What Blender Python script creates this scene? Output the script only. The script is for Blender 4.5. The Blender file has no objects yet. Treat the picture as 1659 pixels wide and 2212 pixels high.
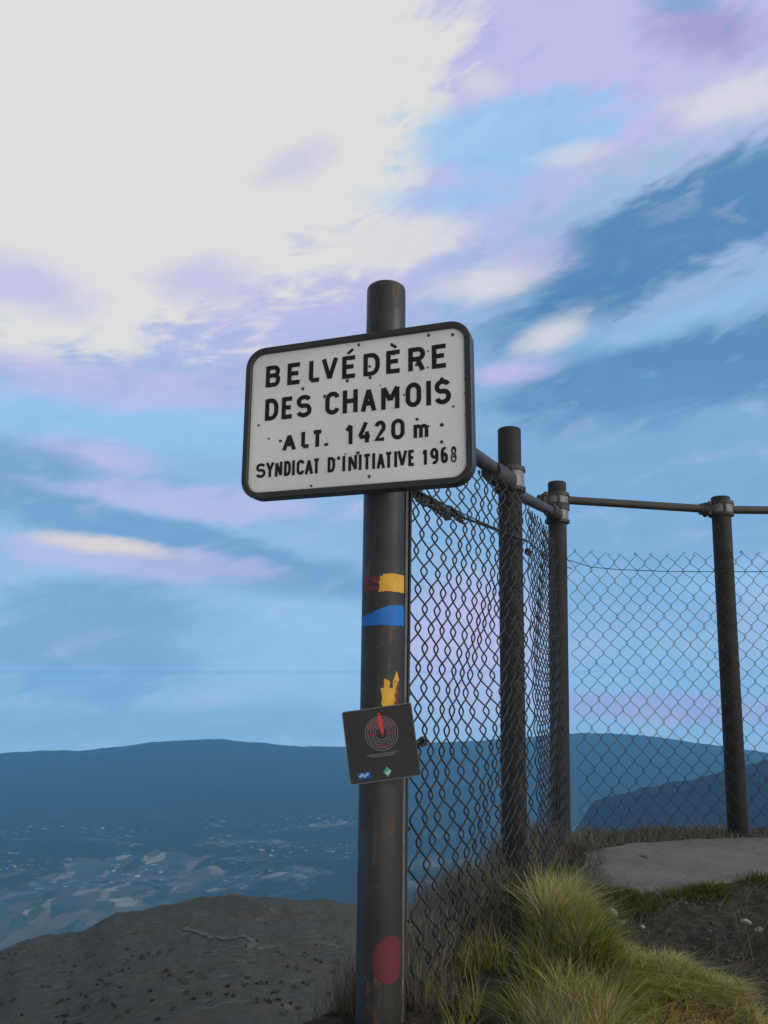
import bpy, math, random
import numpy as np
from mathutils import Vector, Matrix

R = math.radians
rng = np.random.default_rng(7)
random.seed(7)
scene = bpy.context.scene
col = scene.collection

# ------------------------------------------------------------------ camera
PITCH = R(12.0)
FPX, CX, CY = 1658.0, 829.5, 1106.0          # focal length and centre, in photo units of 1659 x 2212
cam_d = bpy.data.cameras.new('camera')
cam_d.sensor_fit = 'VERTICAL'; cam_d.sensor_height = 24.0
cam_d.lens = FPX / 2212.0 * 24.0
cam_d.clip_start = 0.05; cam_d.clip_end = 60000
cam = bpy.data.objects.new('camera', cam_d); col.objects.link(cam)
cam.location = (0, 0, 0); cam.rotation_euler = (R(90) + PITCH, 0, 0)
scene.camera = cam
scene.cycles.volume_bounces = 2

scene.view_settings.view_transform = 'Standard'
scene.view_settings.look = 'None'
scene.view_settings.exposure = 0.0
scene.view_settings.gamma = 1.0

def ray(px, py):
    u, v = (px - CX) / FPX, (CY - py) / FPX
    c, s = math.cos(PITCH), math.sin(PITCH)
    return Vector((u, c - v * s, s + v * c))
def at_y(px, py, y):
    d = ray(px, py); return d * (y / d.y)
def at_z(px, py, z):
    d = ray(px, py); return d * (z / d.z)
def azel(px, py):
    d = ray(px, py).normalized()
    return math.atan2(d.x, d.y), math.asin(d.z)

def lin(r, g, b):
    f = lambda c: (c / 255 / 12.92) if c / 255 <= .04045 else ((c / 255 + .055) / 1.055) ** 2.4
    return (f(r), f(g), f(b), 1.0)

# ------------------------------------------------------------------ sun and sky
SUN_AZ, SUN_EL = R(112), R(24)               # measured from +Y (ahead) towards +X (right)
sd = bpy.data.lights.new('sun', 'SUN'); sd.energy = 1.15; sd.angle = R(14); sd.color = (1.0, .93, .84)
sun = bpy.data.objects.new('sun', sd); col.objects.link(sun)
S = Vector((math.sin(SUN_AZ) * math.cos(SUN_EL), math.cos(SUN_AZ) * math.cos(SUN_EL), math.sin(SUN_EL)))
sun.rotation_euler = (-S).to_track_quat('-Z', 'Y').to_euler()

world = bpy.data.worlds.new('World'); scene.world = world; world.use_nodes = True
wt = world.node_tree; wt.nodes.clear()
class NT:
    """small helper for node graphs of maths"""
    def __init__(s, t): s.t = t
    def n(s, kind, **kw):
        x = s.t.nodes.new(kind)
        for k, v in kw.items(): setattr(x, k, v)
        return x
    def put(s, sock, v):
        if isinstance(v, bpy.types.NodeSocket): s.t.links.new(v, sock)
        elif v is not None: sock.default_value = v
    def m(s, op, a, b=None, c=None, clamp=False):
        x = s.n('ShaderNodeMath', operation=op, use_clamp=clamp)
        s.put(x.inputs[0], a); s.put(x.inputs[1], b); s.put(x.inputs[2], c)
        return x.outputs[0]
    def step(s, v, lo, hi):
        x = s.n('ShaderNodeMapRange', interpolation_type='SMOOTHSTEP')
        s.put(x.inputs[0], v); x.inputs[1].default_value = lo; x.inputs[2].default_value = hi
        x.inputs[3].default_value = 0; x.inputs[4].default_value = 1
        return x.outputs[0]
    def mix(s, f, a, b, bt='MIX'):
        x = s.n('ShaderNodeMix', data_type='RGBA', blend_type=bt)
        s.put(x.inputs[0], f); s.put(x.inputs[6], a); s.put(x.inputs[7], b)
        return x.outputs[2]
    def noise(s, vec, scale, detail=4, rough=.55, dist=0):
        x = s.n('ShaderNodeTexNoise')
        if vec is not None: s.put(x.inputs['Vector'], vec)
        x.inputs['Scale'].default_value = scale; x.inputs['Detail'].default_value = detail
        x.inputs['Roughness'].default_value = rough; x.inputs['Distortion'].default_value = dist
        return x.outputs['Fac']
    def ramp(s, f, stops):
        x = s.n('ShaderNodeValToRGB'); e = x.color_ramp.elements
        while len(e) < len(stops): e.new(.5)
        for el, (p, c) in zip(e, stops): el.position = p; el.color = c
        s.put(x.inputs[0], f); return x.outputs[0]

W = NT(wt)
gen = W.n('ShaderNodeTexCoord').outputs['Generated']
sep = W.n('ShaderNodeSeparateXYZ'); wt.links.new(gen, sep.inputs[0])
AZ = W.m('ARCTAN2', sep.outputs[0], sep.outputs[1]); EL = W.m('ARCSINE', sep.outputs[2])
comb = W.n('ShaderNodeCombineXYZ')
W.put(comb.inputs[0], AZ); W.put(comb.inputs[1], W.m('MULTIPLY', EL, 2.6))
sk = W.m('MULTIPLY_ADD', AZ, -.5, W.m('MULTIPLY', EL, 2.6)); W.put(comb.inputs[1], sk)
flat = comb.outputs[0]                                     # stretched coordinates: clouds lie in flat streaks
n_big = W.noise(flat, 3.2, 5, .58, .6)
n_mid = W.noise(flat, 9.0, 6, .6, .8)
nb = W.m('SUBTRACT', n_big, .5); nm = W.m('SUBTRACT', n_mid, .5)
n_fine = W.noise(flat, 20.0, 4, .5, .3)
warp = W.m('MULTIPLY_ADD', nb, 1.5, W.m('MULTIPLY_ADD', nm, 1.7, W.m('MULTIPLY', W.m('SUBTRACT', n_fine, .5), .8)))

# the open sky: deeper blue low on the right, paler to the left and overhead
h01 = W.step(EL, R(-8), R(50))
base = W.ramp(h01, [(0, lin(146, 192, 232)), (.25, lin(136, 183, 226)), (.5, lin(130, 176, 220)), (.75, lin(158, 190, 228)), (1, lin(186, 203, 228))])
left = W.step(AZ, R(18), R(-28))
base = W.mix(W.m('MULTIPLY', left, .38), base, lin(160, 200, 238))
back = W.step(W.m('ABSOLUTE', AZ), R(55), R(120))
rear = W.mix(W.step(AZ, R(-35), R(60)), lin(134, 138, 140), lin(242, 241, 240))  # unseen sky behind the camera, shaped dark left, bright right to model the posts
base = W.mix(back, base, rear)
cloud_noise = W.step(n_big, .5, .7)
skyc = W.mix(W.m('MULTIPLY', cloud_noise, .22), base, lin(200, 205, 236))

def blob(c, px, py, rx, ry, rot, colour, amount=1.0, soft=.5, wob=.6):
    """an oval cloud in the direction of (px, py); rot in degrees counter-clockwise in the picture"""
    a0, e0 = azel(px, py); t = R(rot)
    if rx < 140: wob, soft = 1.0, .75
    a1, e1 = azel(px + rx * .3 * math.cos(t), py - rx * .3 * math.sin(t))
    a2, e2 = azel(px + ry * .3 * math.sin(t), py + ry * .3 * math.cos(t))
    J = np.linalg.inv(np.array([[a1 - a0, a2 - a0], [e1 - e0, e2 - e0]]) / .3)
    da = W.m('SUBTRACT', AZ, a0); de = W.m('SUBTRACT', EL, e0)
    p = W.m('MULTIPLY_ADD', da, J[0, 0], W.m('MULTIPLY', de, J[0, 1]))
    q = W.m('MULTIPLY_ADD', da, J[1, 0], W.m('MULTIPLY', de, J[1, 1]))
    d = W.m('SQRT', W.m('MULTIPLY_ADD', p, p, W.m('MULTIPLY', q, q)))
    d = W.m('MULTIPLY_ADD', warp, wob, d)
    k = W.step(d, 1 + soft, 1 - soft)
    return W.mix(W.m('MULTIPLY', k, amount), c, colour)

HORIZON_GAIN = (1.66, 1.51, 1.13, 1.04, 1.01)
LAV = lin(196, 193, 238); PALE = lin(224, 224, 230); WHITE = lin(228, 228, 227)
BLUE = lin(118, 170, 216); DEEP = lin(84, 138, 187); LIGHT = lin(150, 202, 246)
BAND = lin(112, 163, 210)
MAUVE = lin(166, 160, 212)
for a in [
    (1000, -40, 1000, 480, 8, LAV, .95, .3, .6),
    (640, 460, 560, 330, 25, LAV, .85, .4, .4),
    (180, 120, 860, 690, -4, WHITE, 1, .12, .42),
    (830, 530, 170, 60, 12, WHITE, .9, .4, .5),
    (60, 620, 130, 45, -15, LAV, .7, .4, .5),
    (460, 615, 95, 45, 0, LAV, .7, .4, .5),
    (625, 360, 75, 32, 20, LAV, .5, .5, .3),
    (1110, 290, 210, 80, 12, LIGHT, .8, .35, .9),
    (960, 430, 130, 26, 4, LIGHT, .5, .5, .5),
    (1060, 400, 120, 60, 15, LIGHT, .4, .5, .5),
    (1240, 335, 70, 20, 8, PALE, .6, .5, .5),
    (1040, 180, 50, 30, 0, PALE, .6, .5, .5),
    (1520, 55, 120, 60, -5, MAUVE, .85, .4, .6),
    (1490, 5, 80, 22, 0, BLUE, .7, .5, .5),
    (1590, 215, 120, 42, 16, PALE, .85, .45, .6),
    (1480, 500, 420, 110, 26, DEEP, .95, .3, .75),
    (1300, 640, 145, 50, 15, DEEP, .9, .4, .5),
    (1500, 800, 420, 90, 11, DEEP, .85, .3, .75),
    (1110, 725, 75, 42, 10, DEEP, .6, .5, .4),
    (1320, 905, 160, 35, 6, DEEP, .35, .6, .5),
    (1480, 690, 260, 26, 20, LIGHT, .45, .6, .6),
    (1060, 610, 110, 34, 12, PALE, .9, .45, .6),
    (1190, 725, 75, 28, 22, PALE, .85, .45, .5),
    (1100, 805, 90, 22, 10, LAV, .9, .45, .5),
    (1160, 550, 70, 40, 12, LAV, .6, .5, .5),
    (330, 915, 430, 60, -4, LIGHT, .8, .5, .5),
    (260, 835, 330, 45, -6, LAV, .7, .5, .6),
    (210, 985, 120, 34, -8, LAV, .8, .5, .5),
    (40, 1010, 190, 50, -10, BAND, .8, .5, .5),
    (420, 1085, 340, 38, -4, LAV, .65, .4, .9),
    (330, 1160, 470, 46, -14, BAND, .9, .35, .8),
    (600, 1240, 280, 45, -6, BAND, .7, .5, .5),
    (320, 1215, 290, 36, -6, LAV, .6, .4, .9),
    (240, 1178, 115, 16, -7, lin(226, 218, 214), .9, .5, .4),
    (220, 1400, 330, 130, 0, BAND, .8, .35, .8),
    (640, 1400, 240, 90, 0, LIGHT, .6, .5, .6),
    (400, 1565, 620, 40, 0, BLUE, .6, .6, .4),
    (1430, 1120, 420, 260, 0, BLUE, .5, .6, .5),
    (1600, 1250, 130, 36, 4, LIGHT, .6, .5, .6),
    (1430, 1530, 330, 30, -3, MAUVE, .8, .5, .5),
    (1010, 1400, 150, 150, 0, LAV, .85, .6, .5),
]: skyc = blob(skyc, *a)

rag = W.noise(flat, 12.0, 5, .55, .6)
bright = W.n('ShaderNodeRGBToBW'); W.put(bright.inputs[0], skyc); calm = W.step(bright.outputs[0], .72, .45)
skyc = W.mix(W.m('MULTIPLY', W.m('MULTIPLY', W.step(rag, .52, .74), .22), calm), skyc, lin(206, 208, 236))
skyc = W.mix(W.m('MULTIPLY', W.m('MULTIPLY', W.step(rag, .48, .28), .26), calm), skyc, lin(112, 160, 206))
# sky brightened at and below the horizon to offset the haze box's dimming
horizon_t = W.n('ShaderNodeMapRange'); W.put(horizon_t.inputs[0], EL); horizon_t.inputs[1].default_value = R(-2); horizon_t.inputs[2].default_value = R(8)
def g1(v, r=1.0, g=1.0): return (v * r / 3, v * g / 3, v / 3, 1)
gr = W.ramp(horizon_t.outputs[0], [(0, g1(HORIZON_GAIN[0], 1.30, 1.15)), (.2, g1(HORIZON_GAIN[0], 1.30, 1.15)), (.23, g1(HORIZON_GAIN[1], 1.10, 1.04)), (.27, g1(HORIZON_GAIN[2])), (.34, g1(HORIZON_GAIN[3])), (.5, g1(HORIZON_GAIN[4])), (1, g1(1))])
gx = W.n('ShaderNodeVectorMath', operation='MULTIPLY'); W.put(gx.inputs[0], skyc); W.put(gx.inputs[1], gr)
gy = W.n('ShaderNodeVectorMath', operation='SCALE'); W.put(gy.inputs[0], gx.outputs[0]); gy.inputs['Scale'].default_value = 3.0
skyc = gy.outputs[0]
nish = W.n('ShaderNodeTexSky', sky_type='NISHITA', sun_disc=False)
nish.sun_elevation = SUN_EL; nish.sun_rotation = SUN_AZ; nish.altitude = 1420; nish.dust_density = 1.5
bg1 = W.n('ShaderNodeBackground'); wt.links.new(nish.outputs[0], bg1.inputs[0]); bg1.inputs[1].default_value = .08
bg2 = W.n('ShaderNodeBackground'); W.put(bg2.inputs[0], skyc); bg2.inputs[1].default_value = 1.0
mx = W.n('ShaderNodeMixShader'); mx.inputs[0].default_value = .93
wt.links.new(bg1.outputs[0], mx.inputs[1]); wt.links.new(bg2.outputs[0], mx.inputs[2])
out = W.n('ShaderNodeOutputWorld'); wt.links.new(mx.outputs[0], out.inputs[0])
world.cycles.sampling_method = 'MANUAL'; world.cycles.sample_map_resolution = 512

# ------------------------------------------------------------------ helpers
def tag(o, label=None, cat=None, group=None, kind=None):
    if label: o['label'] = label
    if cat: o['category'] = cat
    if group: o['group'] = group
    if kind: o['kind'] = kind
    return o
def empty(name, loc):
    o = bpy.data.objects.new(name, None); col.objects.link(o); o.location = loc; o.empty_display_size = .1
    bpy.context.view_layer.update()
    return o
def link(name, me, mat, parent=None, smooth=False):
    o = bpy.data.objects.new(name, me); col.objects.link(o)
    if mat: me.materials.append(mat)
    if smooth: me.shade_smooth()
    if parent:
        o.parent = parent
        o.matrix_parent_inverse = world_of(parent).inverted()
    return o
def world_of(o):
    m = o.matrix_basis.copy()
    if o.parent: m = world_of(o.parent) @ o.matrix_parent_inverse @ m
    return m

class MB:
    """collects shapes in world coordinates and links them as one mesh"""
    def __init__(s): s.v = []; s.f = []; s.sm = []
    def add(s, vs, fs, smooth=True):
        b = len(s.v); s.v += [tuple(x) for x in vs]
        s.f += [tuple(b + i for i in f) for f in fs]; s.sm += [smooth] * len(fs)
    def box(s, M, sx, sy, sz):
        c = [(x * sx / 2, y * sy / 2, z * sz / 2) for z in (-1, 1) for y in (-1, 1) for x in (-1, 1)]
        s.add([M @ Vector(p) for p in c], [(0, 2, 3, 1), (4, 5, 7, 6), (0, 1, 5, 4), (2, 6, 7, 3), (0, 4, 6, 2), (1, 3, 7, 5)], False)
    def lathe(s, A, B, prof, n=32, caps=True):
        """prof: (t along A->B in metres, radius); sharp enough steps use doubled rings"""
        A = Vector(A); ax = (Vector(B) - A).normalized()
        u = ax.orthogonal().normalized(); w = ax.cross(u)
        for (t0, r0), (t1, r1) in zip(prof, prof[1:]):
            ring = lambda t, r: [A + ax * t + (u * math.cos(k * 2 * math.pi / n) + w * math.sin(k * 2 * math.pi / n)) * r for k in range(n)]
            s.add(ring(t0, r0) + ring(t1, r1), [(k, (k + 1) % n, n + (k + 1) % n, n + k) for k in range(n)], True)
        if caps:
            for (t, r), flip in ((prof[0], True), (prof[-1], False)):
                if r > 1e-5:
                    ring = [A + ax * t + (u * math.cos(k * 2 * math.pi / n) + w * math.sin(k * 2 * math.pi / n)) * r for k in range(n)]
                    s.add(ring, [tuple(range(n))[::-1] if flip else tuple(range(n))], False)
    def tube(s, pts, r, n=6):
        pts = [Vector(p) for p in pts]; N = len(pts)
        rings = []; up = None
        for i, p in enumerate(pts):
            t = (pts[min(i + 1, N - 1)] - pts[max(i - 1, 0)]).normalized()
            if up is None: up = t.orthogonal().normalized()
            up = (up - t * up.dot(t)).normalized(); w = t.cross(up)
            rings += [p + (up * math.cos(k * 2 * math.pi / n) + w * math.sin(k * 2 * math.pi / n)) * r for k in range(n)]
        fs = [(i * n + k, i * n + (k + 1) % n, (i + 1) * n + (k + 1) % n, (i + 1) * n + k) for i in range(N - 1) for k in range(n)]
        fs += [tuple(range(n))[::-1], tuple((N - 1) * n + k for k in range(n))]
        s.add(rings, fs, True)
    def build(s, name, mat, parent=None):
        me = bpy.data.meshes.new(name); me.from_pydata(s.v, [], s.f)
        me.polygons.foreach_set('use_smooth', s.sm); me.update()
        return link(name, me, mat, parent)

def grid_mesh(name, V, nu, nv, mat, parent=None, smooth=True):
    """V: (nu*nv, 3) array laid out u-major"""
    me = bpy.data.meshes.new(name)
    i, j = np.meshgrid(np.arange(nu - 1), np.arange(nv - 1), indexing='ij')
    a = (i * nv + j).ravel(); q = np.stack([a, a + nv, a + nv + 1, a + 1], 1)
    quads(me, V, q, smooth)
    return link(name, me, mat, parent)
def quads(me, V, q, smooth=True):
    me.vertices.add(len(V)); me.vertices.foreach_set('co', np.asarray(V, np.float32).ravel())
    me.loops.add(q.size); me.loops.foreach_set('vertex_index', q.astype(np.int32).ravel())
    me.polygons.add(len(q)); me.polygons.foreach_set('loop_start', np.arange(0, q.size, 4, dtype=np.int32))
    me.update(calc_edges=True)
    me.polygons.foreach_set('use_smooth', np.full(len(q), smooth)); me.validate()

def vnoise(x, y, seed=0):
    """value noise 0..1, numpy"""
    xi = np.floor(x).astype(np.int64); yi = np.floor(y).astype(np.int64); fx = x - xi; fy = y - yi
    fx = fx * fx * (3 - 2 * fx); fy = fy * fy * (3 - 2 * fy)
    def h(a, b):
        n = (a * 374761393 + b * 668265263 + seed * 1442695041) & 0x7fffffff
        n = ((n ^ (n >> 13)) * 1274126177) & 0x7fffffff
        return ((n ^ (n >> 16)) & 0xffff) / 65535.0
    return (h(xi, yi) * (1 - fx) + h(xi + 1, yi) * fx) * (1 - fy) + (h(xi, yi + 1) * (1 - fx) + h(xi + 1, yi + 1) * fx) * fy
def fbm(x, y, seed=0, o=4):
    a, s, t = 1.0, 0.0, 0.0
    for k in range(o):
        s = s + a * (vnoise(x * 2 ** k, y * 2 ** k, seed + k) - .5); t += a; a *= .5
    return s / t * 2

# ------------------------------------------------------------------ materials
def material(name, rough=.8, metal=0.0, spec=.4):
    m = bpy.data.materials.new(name); m.use_nodes = True
    t = NT(m.node_tree); b = m.node_tree.nodes['Principled BSDF']
    b.inputs['Roughness'].default_value = rough; b.inputs['Metallic'].default_value = metal
    b.inputs['Specular IOR Level'].default_value = spec
    obj = t.n('ShaderNodeTexCoord').outputs['Object']
    return m, t, b, obj
def bump(t, b, h, strength=.4, dist=.01):
    x = t.n('ShaderNodeBump'); x.inputs['Strength'].default_value = strength; x.inputs['Distance'].default_value = dist
    t.put(x.inputs['Height'], h); t.t.links.new(x.outputs[0], b.inputs['Normal'])

def painted(name, c1, c2, c3, rough=.5, scale=14, worn=.62, spec=.4, bstr=.25, metal=0):
    """paint with weathered patches and fine dirt"""
    m, t, b, o = material(name, rough, metal, spec)
    big = t.noise(o, scale, 6, .6, .3); fine = t.noise(o, scale * 9, 5, .65)
    c = t.mix(t.step(big, .35, .7), c1, c2)
    spots = t.step(t.m('MULTIPLY_ADD', fine, .5, t.m('MULTIPLY', big, .5)), worn, worn + .06)
    c = t.mix(spots, c, c3)
    t.put(b.inputs['Base Color'], c)
    t.put(b.inputs['Roughness'], t.m('MULTIPLY_ADD', fine, .3, rough - .12))
    bump(t, b, t.m('MULTIPLY_ADD', spots, -.5, fine), bstr, .0015)
    return m
def post_mat():
    m, t, b, o = material('dark bronze paint, streaked', .5, 0, .45)
    mp = t.n('ShaderNodeMapping'); t.put(mp.inputs[0], o); mp.inputs['Scale'].default_value = (60, 60, 5)
    st = t.noise(mp.outputs[0], 1, 6, .65, .3); big = t.noise(o, 7, 6, .62, .4); fine = t.noise(o, 120, 5, .65)
    c = t.mix(t.step(big, .35, .68), (.030, .028, .026, 1), (.019, .018, .017, 1))
    c = t.mix(t.m('MULTIPLY', t.step(st, .55, .75), .6), c, (.075, .062, .05, 1))
    rust = t.step(t.m('MULTIPLY_ADD', st, .5, t.m('MULTIPLY', t.noise(o, 22, 6, .7, .6), .6)), .63, .70)
    c = t.mix(t.m('MULTIPLY', rust, .8), c, (.12, .06, .03, 1))
    c = t.mix(t.step(fine, .66, .72), c, (.11, .10, .09, 1))
    t.put(b.inputs['Base Color'], c); t.put(b.inputs['Roughness'], t.m('MULTIPLY_ADD', big, .5, .28))
    bump(t, b, t.m('MULTIPLY_ADD', rust, .6, fine), .3, .0015)
    return m
M_post = post_mat()
M_rail = painted('weathered dark steel', (.050, .047, .045, 1), (.034, .032, .031, 1), (.09, .07, .055, 1), .52, 16, .62, .45)
M_fpost = painted('rough dark coated tube', (.033, .030, .028, 1), (.020, .019, .018, 1), (.009, .011, .010, 1), .68, 22, .60, .3, .6)
M_rim = painted('black cast rim', (.022, .021, .020, 1), (.030, .029, .028, 1), (.065, .060, .055, 1), .45, 18, .66, .5, .3)
M_galv = painted('dull galvanised steel', (.22, .22, .222, 1), (.14, .14, .142, 1), (.13, .11, .09, 1), .5, 30, .63, .4, .3, .25)
M_dark = painted('dark cast fitting', (.030, .029, .028, 1), (.045, .043, .041, 1), (.09, .075, .06, 1), .55, 30, .63)
M_wire = painted('plastic coated wire', (.012, .016, .022, 1), (.018, .020, .024, 1), (.06, .05, .04, 1), .5, 40, .7)
M_letter = painted('black enamel letter', (.010, .010, .011, 1), (.014, .014, .015, 1), (.05, .045, .04, 1), .5, 25, .68, .25)
M_black = painted('matt black plate', (.013, .013, .014, 1), (.017, .017, .018, 1), (.03, .03, .03, 1), .42, 12, .7, .4, .1)
M_edge = painted('worn pale plate edge', (.62, .61, .58, 1), (.50, .49, .47, 1), (.2, .19, .18, 1), .5, 60, .66)
def paint_mat(name, a, b_, c):
    return painted(name, (*a, 1), (*b_, 1), (*c, 1), .55, 60, .66, .35, .3)
M_yellow = paint_mat('yellow trail paint', (.62, .36, .035), (.54, .29, .03), (.30, .15, .03))
M_blue = paint_mat('blue trail paint', (.012, .15, .50), (.01, .12, .42), (.02, .05, .2))
M_brown = paint_mat('faded brown red paint', (.16, .035, .03), (.12, .03, .03), (.05, .03, .025))
M_red = paint_mat('dull red trail paint', (.125, .022, .034), (.105, .020, .030), (.06, .03, .03))
M_cream = paint_mat('old cream paint', (.42, .40, .25), (.34, .32, .18), (.2, .16, .08))

def sign_enamel():
    m, t, b, o = material('chipped white enamel', .35, 0, .45)
    c = t.mix(t.step(t.noise(o, 4, 4, .6), .35, .7), (.76, .75, .72, 1), (.67, .66, .635, 1))
    grime = t.step(t.noise(o, 11, 7, .7, .5), .52, .78)
    c = t.mix(t.m('MULTIPLY', grime, .28), c, (.42, .41, .38, 1))
    uv = t.n('ShaderNodeCombineXYZ')
    for i_, ax_ in enumerate((U, Vv)):
        dt = t.n('ShaderNodeVectorMath', operation='DOT_PRODUCT'); t.put(dt.inputs[0], o); dt.inputs[1].default_value = ax_; t.put(uv.inputs[i_], dt.outputs['Value'])
    vor = t.n('ShaderNodeTexVoronoi', feature='F1', voronoi_dimensions='2D'); vor.inputs['Scale'].default_value = 34; t.put(vor.inputs['Vector'], uv.outputs[0])
    rnd = t.n('ShaderNodeSeparateColor'); t.t.links.new(vor.outputs['Color'], rnd.inputs[0])
    size = t.m('MULTIPLY', t.step(rnd.outputs[0], .74, 1.0), .18)
    dd = t.m('MULTIPLY_ADD', t.m('SUBTRACT', t.noise(o, 160, 3), .5), .14, vor.outputs['Distance'])
    chip = t.step(t.m('SUBTRACT', size, dd), .0, .03)
    halo = t.m('MULTIPLY', t.step(t.m('SUBTRACT', size, dd), -.09, .0), .3)
    mp = t.n('ShaderNodeMapping'); t.put(mp.inputs[0], uv.outputs[0]); mp.inputs['Scale'].default_value = (70, 6, 1)
    run = t.step(t.noise(mp.outputs[0], 1, 5, .65, .2), .60, .78)
    c = t.mix(t.m('MULTIPLY', run, .22), c, (.40, .34, .27, 1))
    c = t.mix(halo, c, (.44, .36, .27, 1)); c = t.mix(chip, c, (.035, .025, .02, 1))
    t.put(b.inputs['Base Color'], c)
    bump(t, b, t.m('MULTIPLY_ADD', chip, -1, t.noise(o, 30, 3)), .25, .002)
    return m

def attr_material(name, ramp, rough=.7, noise_scale=3.0, trans=.5):
    """grass: one colour per blade from a stored random number, and patches of older growth"""
    m, t, b, o = material(name, rough, 0, .25)
    at = t.n('ShaderNodeAttribute', attribute_name='tint').outputs['Fac']
    k = t.m('MULTIPLY_ADD', t.m('SUBTRACT', t.noise(o, noise_scale, 3), .5), .9, at, clamp=True)
    c = t.ramp(k, ramp); t.put(b.inputs['Base Color'], c)
    if trans:
        tr = t.n('ShaderNodeBsdfTranslucent'); t.put(tr.inputs[0], c)
        ms = t.n('ShaderNodeMixShader'); ms.inputs[0].default_value = trans
        o_ = [n for n in t.t.nodes if n.type == 'OUTPUT_MATERIAL'][0]
        t.t.links.new(b.outputs[0], ms.inputs[1]); t.t.links.new(tr.outputs[0], ms.inputs[2]); t.t.links.new(ms.outputs[0], o_.inputs[0])
    return m
M_green = attr_material('fresh bank grass', [(0, (.09, .10, .018, 1)), (.4, (.25, .265, .05, 1)), (.75, (.40, .40, .11, 1)), (1, (.60, .53, .28, 1))])
M_mat = attr_material('pale matted grass', [(0, (.18, .19, .03, 1)), (.4, (.38, .40, .09, 1)), (.75, (.54, .53, .20, 1)), (1, (.70, .64, .36, 1))])
M_dry = attr_material('dry brown grass', [(0, (.06, .055, .04, 1)), (.45, (.15, .135, .10, 1)), (.8, (.27, .24, .18, 1)), (1, (.48, .43, .34, 1))])
M_moss = attr_material('low moss green', [(0, (.045, .055, .006, 1)), (.6, (.10, .115, .012, 1)), (1, (.17, .18, .03, 1))])
M_scrub = attr_material('dark scrub leaves', [(0, (.014, .015, .008, 1)), (.6, (.03, .03, .016, 1)), (1, (.055, .05, .03, 1))], .8, .2, .1)
M_conifer = attr_material('dark conifer needles', [(0, (.012, .02, .012, 1)), (.6, (.022, .034, .018, 1)), (1, (.035, .045, .022, 1))], .8, .05, .0)

def soil_mat():
    m, t, b, o = material('bank soil', .95, 0, .15)
    f = t.noise(o, 38, 7, .7); g = t.noise(o, 5, 5, .6)
    c = t.ramp(f, [(.25, (.020, .017, .013, 1)), (.5, (.050, .043, .034, 1)), (.68, (.10, .088, .07, 1)), (.85, (.20, .18, .15, 1))])
    c = t.mix(t.m('MULTIPLY', t.step(g, .5, .7), .5), c, (.06, .055, .03, 1))
    # rusty earth laid bare at the foot of the bank
    q = t.n('ShaderNodeVectorMath', operation='DISTANCE'); t.put(q.inputs[0], o); q.inputs[1].default_value = RUST
    rr = t.step(t.m('MULTIPLY_ADD', t.m('SUBTRACT', t.noise(o, 9, 5), .5), .22, q.outputs['Value']), .20, .12)
    c = t.mix(rr, c, t.ramp(t.noise(o, 55, 5, .7), [(.3, (.16, .06, .024, 1)), (.5, (.36, .17, .075, 1)), (.7, (.52, .31, .17, 1))]))
    t.put(b.inputs['Base Color'], c); bump(t, b, f, .8, .02)
    return m
def path_mat():
    m, t, b, o = material('worn concrete path', .9, 0, .25)
    f = t.noise(o, 90, 5, .7); g = t.noise(o, 3.5, 6, .65, .3)
    c = t.mix(t.step(g, .35, .68), (.134, .124, .108, 1), (.178, .166, .146, 1))
    c = t.mix(t.step(f, .58, .72), c, (.34, .33, .31, 1)); c = t.mix(t.step(f, .42, .30), c, (.09, .085, .075, 1))
    cv = t.n('ShaderNodeTexVoronoi', feature='DISTANCE_TO_EDGE'); cv.inputs['Scale'].default_value = 2.6
    wv = t.n('ShaderNodeTexNoise'); t.put(wv.inputs['Vector'], o); wv.inputs['Scale'].default_value = 7; wv.inputs['Detail'].default_value = 6
    wa = t.n('ShaderNodeVectorMath', operation='MULTIPLY_ADD'); t.put(wa.inputs[0], wv.outputs['Color']); wa.inputs[1].default_value = (.18, .18, .1); t.put(wa.inputs[2], o)
    t.put(cv.inputs['Vector'], wa.outputs[0]); crack = t.step(cv.outputs['Distance'], .012, .003)
    c = t.mix(t.m('MULTIPLY', crack, .28), c, (.05, .045, .04, 1))
    c = t.mix(t.m('MULTIPLY', t.step(t.noise(o, 11, 6, .7), .56, .72), .5), c, (.10, .085, .065, 1))
    t.put(b.inputs['Base Color'], c); bump(t, b, t.m('MULTIPLY_ADD', crack, -.3, f), .6, .006)
    return m

# ------------------------------------------------------------------ near ground
EDGE = np.array([.536, .844])
def edge_dist(x, y):
    eL = (x + .47) * .844 - (y - 1.55) * .536
    eR = 3.62 - y
    return np.minimum(eL, eR)
def zg(x, y):
    x = np.asarray(x, float); y = np.asarray(y, float)
    t = np.clip((2.55 - y) / 2.55, -1, 3)
    z = -.655 - np.where(t > 0, .34 * t + .28 * t * t, 0)
    # a hump of turf in front of the path, and a lip along the brink
    z = z + .03 * np.exp(-(((x - .55) / .34) ** 2 + ((y - 2.05) / .22) ** 2))
    z = z + .035 * np.exp(-(((x - 1.35) / .3) ** 2 + ((y - 2.2) / .2) ** 2))
    e = edge_dist(x, y) + .10 * fbm(x * 3, y * 3, 3)
    z = z - 1.45 * np.maximum(.06 - e, 0)
    rough = np.where((y > 2.62) & (x > .95) & (y < 3.25), .25, 1.0)
    z = z + rough * (.022 * fbm(x * 5, y * 5, 11, 4) + .008 * fbm(x * 25, y * 25, 21, 3))
    return z
def ground_hit(px, py):
    d = ray(px, py); lo, hi = .8, 8.0
    for y in np.linspace(.8, 6, 2600):
        p = d * (y / d.y)
        if p.z <= float(zg(p.x, p.y)): return p
    return d * (3 / d.y)
RUST = ground_hit(1470, 2195)
M_soil = soil_mat(); M_path = path_mat()
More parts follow.
